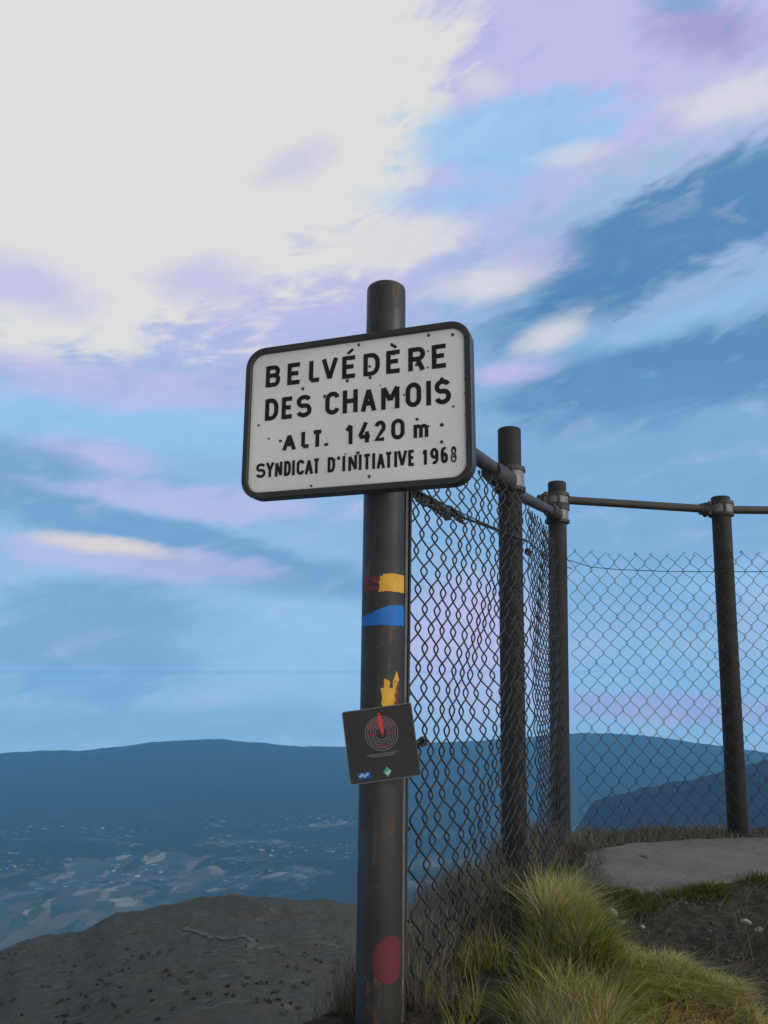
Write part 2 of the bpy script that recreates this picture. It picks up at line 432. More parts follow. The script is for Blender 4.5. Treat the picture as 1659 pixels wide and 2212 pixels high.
ux = np.concatenate([np.linspace(-6, -.8, 40, endpoint=False), np.linspace(-.8, 2.4, 320, endpoint=False), np.linspace(2.4, 9, 50)])
uy = np.concatenate([np.linspace(-4, 1.3, 50, endpoint=False), np.linspace(1.3, 4.0, 270, endpoint=False), np.linspace(4.0, 9, 40)])
X, Y = np.meshgrid(ux, uy, indexing='ij')
ground = grid_mesh('ground', np.stack([X, Y, zg(X, Y)], -1).reshape(-1, 3), len(ux), len(uy), M_soil)
tag(ground, kind='structure')

# the concrete path: a slab with a crumbled outline
PZ = -.645
back = [(1262, 1838), (1306, 1829), (1358, 1819), (1500, 1810), (1659, 1805)]
front = [(1258, 1908), (1300, 1917), (1370, 1923), (1472, 1918), (1551, 1906), (1659, 1894)]
def poly_at(poly, n):
    P = [at_z(a, b, PZ) for a, b in poly]
    P.append(P[-1] + (P[-1] - P[-2]).normalized() * 3.0)
    L = [0]
    for a, b in zip(P, P[1:]): L.append(L[-1] + (b - a).length)
    s = np.linspace(0, 1, n) ** 1.6 * L[-1]
    return np.stack([np.interp(s, L, [p[k] for p in P]) for k in range(2)], 1)
NU, NV = 160, 24
bk, fr = poly_at(back, NU), poly_at(front, NU)
t = np.linspace(0, 1, NV)
PX = bk[:, None, :] * (1 - t[None, :, None]) + fr[:, None, :] * t[None, :, None]
jit = fbm(PX[..., 0] * 9, PX[..., 1] * 9, 31, 4)
edgew = np.abs(t * 2 - 1)[None, :] ** 4
PX[..., 1] += .028 * jit * edgew
PX[..., 0] += (.035 * fbm(PX[..., 1] * 11, PX[..., 0] * 3, 41, 3) - .01) * np.exp(-np.arange(NU) / 6)[:, None]
zz = PZ + .004 * fbm(PX[..., 0] * 12, PX[..., 1] * 12, 51, 3)
zz = zz - .03 * ((t[None, :] < .02) | (t[None, :] > .98)) - .03 * (np.arange(NU)[:, None] == 0)
path = grid_mesh('path', np.concatenate([PX, zz[..., None]], -1).reshape(-1, 3), NU, NV, M_path, smooth=False)
tag(path, kind='structure')

# ------------------------------------------------------------------ far land
def profile(pts, r):
    """skyline heights at distance r, from directions"""
    A, H = [], []
    for px, py in pts:
        d = ray(px, py); A.append(math.atan2(d.x, d.y)); H.append(d.z / math.hypot(d.x, d.y) * r)
    return np.array(A), np.array(H)
def smooth01(t):
    t = np.clip(t, 0, 1); return t * t * (3 - 2 * t)

VALLEY = -950.0
RR = 9000.0
pa, ph = profile([(-700, 1600), (-300, 1640), (0, 1628), (80, 1622), (200, 1620), (280, 1609), (380, 1598), (480, 1597), (580, 1606), (650, 1613), (770, 1612), (900, 1606), (1040, 1600), (1150, 1590), (1230, 1585), (1300, 1583), (1400, 1590), (1500, 1604), (1560, 1612), (1659, 1626), (2000, 1600), (2600, 1630)], RR)
az = np.linspace(R(-62), R(62), 700); rr = np.sort(np.concatenate([np.geomspace(900, 8000, 230), np.linspace(8060, 10500, 60), [RR, 11200, 11700]]))
A, RAD = np.meshgrid(az, rr, indexing='ij')
X, Y = RAD * np.sin(A), RAD * np.cos(A)
crest = np.interp(A, pa, ph) + 10 * fbm(A * 60, A * 0 + 3, 5, 3)
rise = smooth01((RAD - 5200) / (RR - 5200)) * (RAD <= RR) + (RAD > RR) * np.clip(1 - (RAD - RR) / 1100, 0, 1)
Z = VALLEY + (crest - VALLEY) * rise
Z = np.where(RAD > RR, crest - (RAD - RR) * .30, Z)
Z = Z + 55 * fbm(X / 700, Y / 700, 61, 5) * smooth01((RAD - 1500) / 1500) * (1 - rise) * (RAD < RR)
# rolling foothills on the left of the valley
Z = Z + 90 * np.maximum(0, fbm(X / 1600 + 3, Y / 900, 71, 3)) * smooth01((RAD - 2500) / 1500) * (1 - rise) * (RAD < RR)
Z = Z + 16 * fbm(X / 160, Y / 160, 81, 3) * rise * (np.abs(RAD - RR) > 500)
def terrain_mat():
    m, t, b, o = material('valley fields and woods', .95, 0, .1)
    mp = t.n('ShaderNodeMapping'); t.put(mp.inputs[0], o); mp.inputs['Scale'].default_value = (1 / 62, 1 / 115, 0); mp.inputs['Rotation'].default_value = (0, 0, .5)
    v = t.n('ShaderNodeTexVoronoi', feature='F1'); v.inputs['Scale'].default_value = 1; wv = t.n('ShaderNodeTexNoise'); t.put(wv.inputs['Vector'], mp.outputs[0]); wv.inputs['Scale'].default_value = 1.6; wv.inputs['Detail'].default_value = 5
    wa = t.n('ShaderNodeVectorMath', operation='MULTIPLY_ADD'); t.put(wa.inputs[0], wv.outputs['Color']); wa.inputs[1].default_value = (.9, .9, 0); t.put(wa.inputs[2], mp.outputs[0])
    t.put(v.inputs['Vector'], wa.outputs[0])
    sc = t.n('ShaderNodeSeparateColor'); t.t.links.new(v.outputs['Color'], sc.inputs[0])
    field = t.ramp(sc.outputs[0], [(0, (.035, .06, .025, 1)), (.25, (.06, .085, .04, 1)), (.5, (.09, .095, .06, 1)), (.72, (.12, .11, .07, 1)), (.9, (.17, .15, .10, 1)), (1, (.33, .29, .21, 1))])
    w = t.noise(o, 1 / 420, 7, .66, .5); w2 = t.noise(o, 1 / 1900, 4, .55)
    ww = t.m('MULTIPLY_ADD', w2, .6, t.m('MULTIPLY', w, .6))
    sx = t.n('ShaderNodeSeparateXYZ'); t.put(sx.inputs[0], o)
    dist = t.n('ShaderNodeVectorMath', operation='LENGTH'); t.put(dist.inputs[0], o)
    ww = t.m('MULTIPLY_ADD', t.step(dist.outputs['Value'], 4800, 6600), .16, ww)       # the far ridge is wooded
    ww = t.m('MULTIPLY_ADD', t.step(dist.outputs['Value'], 4700, 3700), -.07, ww)
    wood = t.step(ww, .535, .575)
    fl = t.m('MULTIPLY', t.step(t.noise(o, 1 / 38, 3, .6), .60, .66), t.step(t.noise(o, 1 / 520, 4, .6), .49, .58))
    fl = t.m('MULTIPLY', fl, t.m('MULTIPLY', t.step(dist.outputs['Value'], 3900, 4300), t.step(dist.outputs['Value'], 6400, 5400)))
    forest = t.ramp(t.noise(o, 1 / 40, 4, .7), [(.3, (.012, .022, .012, 1)), (.7, (.035, .05, .024, 1))])
    c = t.mix(wood, field, forest); c = t.mix(fl, c, (.55, .48, .38, 1)); t.put(b.inputs['Base Color'], c)
    bump(t, b, t.noise(o, 1 / 60, 4, .7), .5, 12)
    return m
terrain = grid_mesh('terrain', np.stack([X, Y, Z], -1).reshape(-1, 3), len(az), len(rr), terrain_mat())
tag(terrain, kind='structure')

# the wooded hill on the right
RH = 2600.0
pa, ph = profile([(1120, 2050), (1200, 1880), (1240, 1795), (1281, 1735), (1314, 1720), (1391, 1703), (1477, 1687), (1559, 1667), (1659, 1640), (1900, 1570), (2400, 1500)], RH)
az = np.linspace(R(7), R(62), 420); rr = np.linspace(1000, 4600, 240)
A, RAD = np.meshgrid(az, rr, indexing='ij'); X, Y = RAD * np.sin(A), RAD * np.cos(A)
crest = np.maximum(np.interp(A, pa, ph), VALLEY - 60)
k = np.where(RAD < RH, smooth01((RAD - 700) / (RH - 700)) , np.clip(1 - (RAD - RH) / 1100, 0, 1))
Z = (VALLEY - 60) + (crest - VALLEY + 60) * k + 26 * fbm(X / 220, Y / 220, 91, 4) * (np.abs(RAD - RH) > 150) + 9 * fbm(X / 22, Y / 22, 92, 3)
def wood_mat():
    m, t, b, o = material('wooded slope', .95, 0, .1)
    f = t.noise(o, 1 / 18, 5, .7); g = t.noise(o, 1 / 400, 4, .6)
    c = t.ramp(f, [(.3, (.014, .013, .018, 1)), (.6, (.030, .027, .036, 1)), (.8, (.05, .045, .05, 1))])
    c = t.mix(t.m('MULTIPLY', t.step(g, .6, .75), .6), c, (.06, .07, .035, 1)); t.put(b.inputs['Base Color'], c)
    bump(t, b, f, .8, 8)
    return m
hill = grid_mesh('hill', np.stack([X, Y, Z], -1).reshape(-1, 3), len(az), len(rr), wood_mat())
tag(hill, kind='structure')

# the dark shoulder of our own mountain, falling away at the left
RS = 180.0
pa, ph = profile([(-900, 2300), (-300, 2130), (0, 2056), (52, 2034), (172, 2013), (198, 2001), (250, 1979), (323, 1966), (417, 1944), (521, 1931), (625, 1938), (719, 1949), (771, 1958), (900, 1985), (1100, 2050), (1400, 2120), (1800, 2200), (2600, 2300)], RS)
az = np.linspace(R(-75), R(75), 520); rr = np.concatenate([np.geomspace(3.0, 178, 200), np.linspace(180, 200, 16), np.geomspace(206, 1300, 50)])
A, RAD = np.meshgrid(az, rr, indexing='ij'); X, Y = RAD * np.sin(A), RAD * np.cos(A)
cr = np.interp(A, pa, ph)
base_r = np.array([3, 6, 10, 20, 40, 80, 120, 150, 180.]); base_z = np.array([-3.6, -6.2, -8.6, -13.0, -19.8, -29.5, -37.5, -42.5, -46.0])
prof_z = np.interp(RAD, base_r, base_z)
Z = prof_z + (cr + 46.0) * smooth01(RAD / RS)
Z = np.where(RAD > RS, cr - (RAD - RS) * .62 - 25 * smooth01((RAD - RS) / 60), Z)
Z = Z + (1.1 * fbm(X / 11, Y / 11, 101, 4) + .35 * fbm(X / 1.6, Y / 1.6, 105, 3) + .45 * fbm(X / 5, Y / 5, 107, 3)) * smooth01((RAD - 4) / 30)
def slope_mat():
    m, t, b, o = material('dark mountain pasture', .95, 0, .1)
    f = t.noise(o, .9, 7, .72); g = t.noise(o, .045, 5, .6, .4); h = t.noise(o, .16, 6, .65)
    c = t.ramp(f, [(.25, (.036, .033, .025, 1)), (.5, (.080, .074, .058, 1)), (.75, (.125, .117, .095, 1))])
    c = t.mix(t.m('MULTIPLY', t.step(g, .45, .65), .55), c, (.070, .066, .054, 1))
    c = t.mix(t.m('MULTIPLY', t.step(h, .60, .70), .7), c, (.145, .135, .11, 1))
    t.put(b.inputs['Base Color'], c); bump(t, b, f, .7, .5)
    return m
slope = grid_mesh('hillside', np.stack([X, Y, Z], -1).reshape(-1, 3), len(az), len(rr), slope_mat())
tag(slope, kind='structure')
def slope_z(x, y):
    r = math.hypot(x, y); a = math.atan2(x, y)
    i = int(np.clip(np.searchsorted(az, a) - 1, 0, len(az) - 2)); j = int(np.clip(np.searchsorted(rr, r) - 1, 0, len(rr) - 2))
    u = (a - az[i]) / (az[i + 1] - az[i]); v = (r - rr[j]) / (rr[j + 1] - rr[j])
    return (Z[i, j] * (1 - u) + Z[i + 1, j] * u) * (1 - v) + (Z[i, j + 1] * (1 - u) + Z[i + 1, j + 1] * u) * v
def slope_hit(px, py):
    d = ray(px, py)
    for r in np.geomspace(5, 185, 1600):
        p = d * (r / math.hypot(d.x, d.y))
        if p.z <= slope_z(p.x, p.y): return p
    return None

# a pale cart track on that shoulder
m_track = painted('pale gravel track', (.115, .108, .09, 1), (.075, .07, .058, 1), (.12, .11, .09, 1), .95, .8, .62, .2)
tp = [slope_hit(a, b) for a, b in ((400, 2004), (430, 2015), (462, 2026), (500, 2030), (536, 2026), (548, 2036), (520, 2048), (470, 2054), (436, 2066))]
vs, fs = [], []
tw = [p for p in tp if p]
fine = []
for a, b in zip(tw, tw[1:]):
    for k in range(6): fine.append(a.lerp(b, k / 6))
for i, p in enumerate(fine):
    d = (fine[min(i + 1, len(fine) - 1)] - fine[max(i - 1, 0)]); nrm = Vector((-d.y, d.x, 0)).normalized() * (.55 + .2 * math.sin(i * 1.7))
    for sgn in (-1, 1):
        q = p + nrm * sgn; vs.append((q.x, q.y, slope_z(q.x, q.y) + .10))
for i in range(len(fine) - 1): fs.append((2 * i, 2 * i + 1, 2 * i + 3, 2 * i + 2))
mb = MB(); mb.add(vs, fs); trk = mb.build('track', m_track); tag(trk, kind='structure')

# ------------------------------------------------------------------ grass and scrub: too many blades to count
def blades(name, pos, height, width, lean, mat, tint, curl=.5, parent=None):
    """pos (n,3); height, width (n,); lean (n,2) horizontal offset of the tip in units of height"""
    n = len(pos); ang = rng.uniform(0, 2 * np.pi, n)
    side = np.stack([np.cos(ang), np.sin(ang), np.zeros(n)], 1)
    V = np.zeros((n, 4, 2, 3)); ts = np.array([0, .35, .7, 1.0]); ws = np.array([1, .85, .55, .08])
    for k in range(4):
        tt = ts[k]
        off = lean * (height * (tt * (1 - curl) + curl * tt * tt * 1.4))[:, None]
        up = height * (tt - curl * .42 * tt * tt * np.minimum(1, np.hypot(lean[:, 0], lean[:, 1])))
        c = pos + np.concatenate([off, up[:, None]], 1)
        V[:, k, 0] = c - side * (width * ws[k] / 2)[:, None]; V[:, k, 1] = c + side * (width * ws[k] / 2)[:, None]
    b = (np.arange(n) * 8)[:, None, None]
    q = (b + np.array([[0, 1, 3, 2], [2, 3, 5, 4], [4, 5, 7, 6]])[None]).reshape(-1, 4)
    me = bpy.data.meshes.new(name); quads(me, V.reshape(-1, 3), q, True)
    at = me.attributes.new('tint', 'FLOAT', 'POINT'); at.data.foreach_set('value', np.repeat(tint, 8).astype(np.float32))
    o = link(name, me, mat, parent); tag(o, kind='stuff' if parent is None else None)
    return o
def scatter(n, x0, x1, y0, y1, dens, sink=.01):
    out = []
    while sum(map(len, out)) < n:
        x = rng.uniform(x0, x1, 20000); y = rng.uniform(y0, y1, 20000)
        ok = rng.uniform(0, 1, 20000) < dens(x, y); out.append(np.stack([x[ok], y[ok]], 1))
        if len(out) > 200: break
    p = np.concatenate(out)[:n]
    return np.concatenate([p, (zg(p[:, 0], p[:, 1]) - sink)[:, None]], 1)
def clumpy(x, y, s, seed, lo=.0, hi=.35): return np.clip((fbm(x * s, y * s, seed, 3) - lo) / (hi - lo), 0, 1)

# distance (to the right) of a point from the fence line
F1, F2, F3 = np.array([.07, 1.92]), np.array([.432, 2.63]), np.array([.775, 3.38])
def fence_x(y): return np.interp(y, [0, 1.92, 2.63, 3.38, 4], [-.87, .07, .432, .775, 1.05])

def to_photo(p):
    c, s_ = math.cos(PITCH), math.sin(PITCH); Zc = p[:, 1] * c + p[:, 2] * s_; Yc = -p[:, 1] * s_ + p[:, 2] * c
    return CX + FPX * p[:, 0] / Zc, CY - FPX * Yc / Zc
def plan(poly):
    """an outline on the bank, read off the photo, as points on the ground"""
    return np.array([[g.x, g.y] for g in (ground_hit(a, b) for a, b in poly)])
def inside(poly, x, y):
    r = np.zeros(x.shape, bool); n = len(poly)
    for k in range(n):
        (xa, ya), (xb, yb) = poly[k], poly[(k + 1) % n]
        c = (ya > y) != (yb > y); r ^= c & (x < (xb - xa) * (y - ya) / (yb - ya + 1e-12) + xa)
    return r
GREEN = plan([(1200, 1935), (1232, 1990), (1290, 2050), (1320, 2110), (1345, 2160), (1310, 2360), (1095, 2360), (1102, 2250), (1116, 2150), (1142, 2080), (1165, 2010), (1188, 1965)])
MATTED = plan([(1250, 2015), (1310, 2045), (1384, 2078), (1482, 2100), (1556, 2138), (1595, 2172), (1660, 2225), (1720, 2360), (1330, 2360), (1320, 2200), (1275, 2095)])
def d_poly(poly, s_, seed, lo):
    def f(x, y):
        w = .035 * fbm(x * 14, y * 14, seed, 3); w2 = .035 * fbm(x * 14 + 9, y * 14, seed + 5, 3)
        return inside(poly, x + w, y + w2) * (lo + (1 - lo) * clumpy(x, y, s_, seed, -.4, .2))
    return f
p = scatter(15000, -.05, 1.1, 1.4, 2.9, d_poly(GREEN, 9, 201, .08))
n = len(p); f = p[:, 0] - fence_x(p[:, 1])
edge_tall = np.exp(-((p[:, 0] - .50) / .10) ** 2 - ((p[:, 1] - 2.33) / .14) ** 2)
ht = rng.uniform(.035, .12, n) * (.7 + .6 * vnoise(p[:, 0] * 12, p[:, 1] * 12, 5)) * (1 + .5 * edge_tall)
cx_, cy2 = fbm(p[:, 0] * 16, p[:, 1] * 16, 203, 2), fbm(p[:, 0] * 16 + 7, p[:, 1] * 16, 204, 2)
ln = np.stack([rng.normal(.06, .42, n) + .8 * np.clip(f - .25, 0, .6) + .9 * cx_, rng.normal(-.12, .38, n) + .6 * cy2], 1)
blades('grass', p, ht, .0012 + .0046 * rng.uniform(0, 1, n) ** 2.2, ln, M_green, np.clip(rng.beta(2, 2.0, n) + .7 * fbm(p[:, 0] * 11, p[:, 1] * 11, 206, 2), 0, 1))
k_ = rng.choice(n, 1600, False); p2_ = p[k_]; blades('grass_stalks', p2_, rng.uniform(.07, .15, 1600), rng.uniform(.0010, .0018, 1600), rng.normal(0, .4, (1600, 2)) + np.array([.1, -.1]), M_dry, rng.uniform(.7, 1, 1600), .6)
p = scatter(800, -.1, .6, 1.5, 2.15, lambda x, y: (np.abs(x - fence_x(y) - .07) < .08) * clumpy(x, y, 12, 208, .0, .25))
n = len(p); blades('grass_tufts', p, rng.uniform(.04, .11, n), rng.uniform(.0016, .0034, n), rng.normal(0, .3, (n, 2)), M_green, rng.beta(2, 2.4, n))

p = scatter(26000, .3, 1.7, 1.3, 2.7, lambda x, y: d_poly(MATTED, 7, 211, .3)(x, y) * (.1 + .9 * smooth01((np.hypot((x - RUST.x) / 1.5, np.where(y < RUST.y, .12, 1.6) * (y - RUST.y)) - .075) / .05))); n = len(p)
sw = fbm(p[:, 0] * 9, p[:, 1] * 9, 219, 3); ln = np.stack([rng.normal(.35, .6, n) + .8 * sw, rng.normal(-.25, .55, n) - .9 * sw], 1)
blades('matted_grass', p, rng.uniform(.015, .06, n), .0012 + .0036 * rng.uniform(0, 1, n) ** 2, ln, M_mat, np.clip(rng.beta(3.0, 1.5, n) - .2 * clumpy(p[:, 0], p[:, 1], 12, 215, .05, .3), 0, 1), .8)

def d_dry(x, y):
    f = x - fence_x(y); e = edge_dist(x, y)
    a = np.where(f > 0, np.exp(-(f / .045) ** 2), np.exp(-((f + .06) / .14) ** 2)) * (y > 1.93) * (y < 3.55)
    b_ = .55 * np.exp(-((y - 3.42) / .10) ** 2) * (x > .7) * (.25 + .75 * clumpy(x, y, 3, 231, -.2, .3))
    return np.clip(np.maximum(a, b_), 0, 1) * (.2 + .8 * clumpy(x, y, 8, 221, -.35, .25)) * (e > -.35)
p = scatter(30000, -.9, 3.2, 1.3, 3.62, d_dry); n = len(p); f = p[:, 0] - fence_x(p[:, 1])
ht = np.where(p[:, 1] > 3.3, rng.uniform(.015, .05, n), rng.uniform(.04, .16, n) * (.7 + .6 * vnoise(p[:, 0] * 6, p[:, 1] * 6, 9)) * np.where(f > 0, .5, 1.0))
blades('dry_grass', p, ht, rng.uniform(.0012, .0028, n), np.stack([rng.normal(0, .22, n), rng.normal(-.05, .22, n)], 1), M_dry, rng.beta(2.4, 1.6, n), .4)

def d_bank(x, y):
    return ((y < 2.62 - .02 * x) & (y > 1.4) & (x > .55)) * (.12 + .88 * clumpy(x, y, 4, 241, -.1, .35)) * np.clip(.25 + .9 * smooth01((x - 1.0) / .45), 0, 1)
p = scatter(15000, .5, 2.6, 1.4, 2.7, d_bank); n = len(p)
blades('dead_grass', p, rng.uniform(.03, .11, n), rng.uniform(.0012, .0028, n), np.stack([rng.normal(.2, .6, n), rng.normal(-.3, .5, n)], 1), M_dry, np.clip(rng.beta(2, 2, n) - .1 + .35 * smooth01((p[:, 0] - 1.0) / .3), 0, 1), .7)

spots = [ground_hit(a, b) for a, b in ((1335, 1936), (1300, 1932), (1365, 1945), (1515, 1922), (1490, 1930), (1650, 1904), (1690, 1900), (1352, 1968))]
P_ = []
for s_ in spots:
    k = 420; q = np.stack([rng.normal(s_.x, .05, k), rng.normal(s_.y - .02, .025, k)], 1)
    P_.append(np.concatenate([q, (zg(q[:, 0], q[:, 1]) - .004)[:, None]], 1))
p = np.concatenate(P_); n = len(p)
blades('moss_tufts', p, rng.uniform(.012, .04, n), rng.uniform(.0018, .004, n), rng.normal(0, .5, (n, 2)), M_moss, rng.beta(2, 2, n), .6)

# dead tufts creeping over the broken end of the path
cs = [ground_hit(a, b) for a, b in ((1262, 1850), (1268, 1870), (1264, 1888), (1272, 1905), (1280, 1838), (1252, 1835), (1300, 1915))]
p = np.concatenate([np.stack([rng.normal(c.x, .035, 260), rng.normal(c.y, .04, 260)], 1) for c in cs]); n = len(p)
p = np.concatenate([p, (np.maximum(zg(p[:, 0], p[:, 1]), PZ - .012) - .003)[:, None]], 1)
blades('verge_grass', p, rng.uniform(.012, .05, n), rng.uniform(.0012, .003, n), rng.normal(0, .5, (n, 2)), M_dry, rng.beta(2, 2.2, n), .6)

# scrub on the dark shoulder: leaf clumps
q = []
for k in range(420):
    px, py = rng.uniform(-60, 900), 1960 + 330 * rng.uniform(0, 1) ** .8
    if py < 1990 + 25 * abs(px - 540) / 300: continue
    h = slope_hit(px, py)
    if h is None: continue
    if fbm(np.array([h.x / 9]), np.array([h.y / 9]), 301, 3)[0] < -.05: continue
    r = rng.uniform(.32, .7) ** 2.2 * .95 * (h.length / 80) ** .35
    m_ = 26
    d = rng.normal(0, 1, (m_, 3)); d /= np.linalg.norm(d, axis=1)[:, None]
    c = d * (rng.uniform(.35, 1, m_) ** .5)[:, None] * np.array([r * 1.25, r * 1.25, r * .7])
    q.append(np.array(h)[None] + c + np.array([0, 0, r * .3]))
p = np.concatenate(q); n = len(p)
blades('scrub', p, rng.uniform(.10, .24, n), rng.uniform(.06, .15, n), rng.normal(0, .9, (n, 2)), M_scrub, rng.beta(2, 2, n), .5)

# ------------------------------------------------------------------ round post with trail paint
POST_Y = 1.845; PR = .0505
top_c = at_y(834.5, 622, POST_Y); bot_c = at_y(815, 2420, POST_Y)
post = empty('signpost', bot_c)
tag(post, 'thick dark round metal post carrying the white sign, with yellow, blue and red paint marks', 'post')
pz = lambda py: at_y(829, py, POST_Y).z
def post_axis(z):
    k = (z - bot_c.z) / (top_c.z - bot_c.z); return bot_c.lerp(top_c, k)
H = (top_c - bot_c).length
mb = MB(); mb.lathe(bot_c, top_c, [(0, PR), (H * .25, PR), (H * .5, PR), (H * .75, PR), (H - .03, PR)], 64, False)
mb.build('tube', M_post, post)
mb = MB(); mb.lathe(bot_c, top_c, [(H - .030, PR), (H - .010, PR - .0003), (H - .004, PR - .002), (H, PR - .007), (H + .004, PR - .02), (H + .006, 0)], 64, False)
mb.build('post_cap', M_post, post)
def post_patch(name, mat, z0, z1, a0, a1, inside, off=.0007, nz=40, na=60):
    """a film of paint on the tube; a: degrees from the side facing the camera, + to the right"""
    vs, fs, idx = [], [], {}
    def vert(i, j):
        if (i, j) not in idx:
            z = z0 + (z1 - z0) * i / nz; a = R(a0 + (a1 - a0) * j / na); c = post_axis(z)
            idx[i, j] = len(vs); vs.append((c.x + math.sin(a) * (PR + off), c.y - math.cos(a) * (PR + off), z))
        return idx[i, j]
    for i in range(nz):
        for j in range(na):
            if inside((j + .5) / na, (i + .5) / nz):
                fs.append((vert(i, j), vert(i, j + 1), vert(i + 1, j + 1), vert(i + 1, j)))
    mb = MB(); mb.add(vs, fs, True); return mb.build(name, mat, post)
N1 = lambda u, v, s, k: float(fbm(np.array([u * s]), np.array([v * s]), k, 3)[0])
post_patch('yellow_paint', M_yellow, pz(1286), pz(1242), -14, 78, lambda u, v: .10 + .06 * N1(u, .5, 6, 1) < v < .93 - .1 * (u < .15) + .05 * N1(u, .9, 7, 2) and u > .05 + .05 * N1(.3, v, 6, 3), .0010)
post_patch('brown_paint', M_brown, pz(1283), pz(1247), -75, -10, lambda u, v: .12 + .1 * N1(u, .5, 6, 4) < v < .95 + .1 * N1(u, .9, 5, 5) and N1(u, v, 5, 6) > -.28, .0007)
post_patch('blue_paint', M_blue, pz(1356), pz(1309), -74, 80, lambda u, v: .06 + .05 * N1(u, .5, 6, 7) < v < min(.95, .35 + 1.05 * u) + .06 * N1(u, .9, 7, 8), .0008)
def arrow(u, v):
    w = .06 * N1(u, v, 5, 12)
    if v < .62: return .12 - .1 * v + w < u < .86 + w
    return (.15 + w < u < .45 + w and v < .80 + w) or (.62 + w < u < .95 + w and v < 1.0 - 1.2 * abs(u - .80))
post_patch('arrow_sticker', M_yellow, pz(1545), pz(1449), -5, 52, arrow, .0009, 50, 40)
post_patch('sticker_backing', M_brown, pz(1530), pz(1470), 34, 56, lambda u, v: N1(u, v, 6, 14) > -.12, .0011)
post_patch('red_paint', M_red, pz(2108), pz(2008), -16, 66, lambda u, v: ((u - .55) / .56) ** 2 + ((v - .5) / .5) ** 2 < 1 + .12 * N1(u, v, 5, 15), .0008)

# ------------------------------------------------------------------ the name sign
SY, SR = .324, -.0038                                    # yaw, roll
SW, SH = .585, .396
U = Vector((math.cos(SY) * math.cos(SR), -math.sin(SY) * math.cos(SR), math.sin(SR)))
SIGN_N = None
NRM = Vector((-math.sin(SY), -math.cos(SY), 0)); Vv = U.cross(NRM).normalized()
if Vv.z < 0: Vv = -Vv
SC = Vector((-.0766, 1.75, .618))
SM = Matrix(((U.x, Vv.x, NRM.x, SC.x), (U.y, Vv.y, NRM.y, SC.y), (U.z, Vv.z, NRM.z, SC.z), (0, 0, 0, 1)))
def rrect(w, h, r, n=10):
    pts = []
    for cx_, cy_, a in ((w / 2 - r, h / 2 - r, 0), (-w / 2 + r, h / 2 - r, 90), (-w / 2 + r, -h / 2 + r, 180), (w / 2 - r, -h / 2 + r, 270)):
        for k in range(n + 1):
            t = R(a + 90 * k / n); pts.append((cx_ + r * math.cos(t), cy_ + r * math.sin(t)))
    return pts
def loft(mb, M, rings, cap_first=False, cap_last=False):
    n = len(rings[0][0]); vs = []
    for pts, z in rings: vs += [M @ Vector((x, y, z)) for x, y in pts]
    fs = [(i * n + k, i * n + (k + 1) % n, (i + 1) * n + (k + 1) % n, (i + 1) * n + k) for i in range(len(rings) - 1) for k in range(n)]
    mb.add(vs, fs, False)
    for flag, i in ((cap_first, 0), (cap_last, len(rings) - 1)):
        if flag: mb.add(vs[i * n:(i + 1) * n], [tuple(range(n))], False)
sign = empty('name_sign', SC - Vv * SH / 2)
tag(sign, 'white enamel sign with black rim and black lettering reading BELVÉDÈRE DES CHAMOIS', 'sign')
RW = .0165
M_enamel = sign_enamel()
mb = MB(); loft(mb, SM, [(rrect(SW - 2 * RW + .004, SH - 2 * RW + .004, .036), -.016), (rrect(SW - 2 * RW + .004, SH - 2 * RW + .004, .036), -.008)], True, True)
panel = mb.build('panel', M_enamel, sign)
mb = MB()
loft(mb, SM, [(rrect(SW - 2 * RW, SH - 2 * RW, .034), -.020), (rrect(SW - 2 * RW, SH - 2 * RW, .034), -.001), (rrect(SW - 2 * RW + .004, SH - 2 * RW + .004, .036), .001),
              (rrect(SW - .004, SH - .004, .050), .001), (rrect(SW, SH, .052), -.002), (rrect(SW, SH, .052), -.032), (rrect(SW - .006, SH - .006, .049), -.034)], False, True)
mb.build('rim', M_rim, sign)
# brackets that hold the sign to the post
mb = MB()
for zz_ in (SH * .30, -SH * .30):
    c = SM @ Vector((0, 0, 0)); z = SC.z + zz_; a = post_axis(z)
    mb.lathe(a - Vector((0, 0, .012)), a + Vector((0, 0, .012)), [(0, PR + .003), (.024, PR + .003)], 32)
    mb.box(Matrix.Translation((a.x + .02, a.y - .045, z)) @ Matrix.Rotation(-SY, 4, 'Z'), .12, .035, .024)
    mb.build('bracket', M_dark, sign); mb = MB()

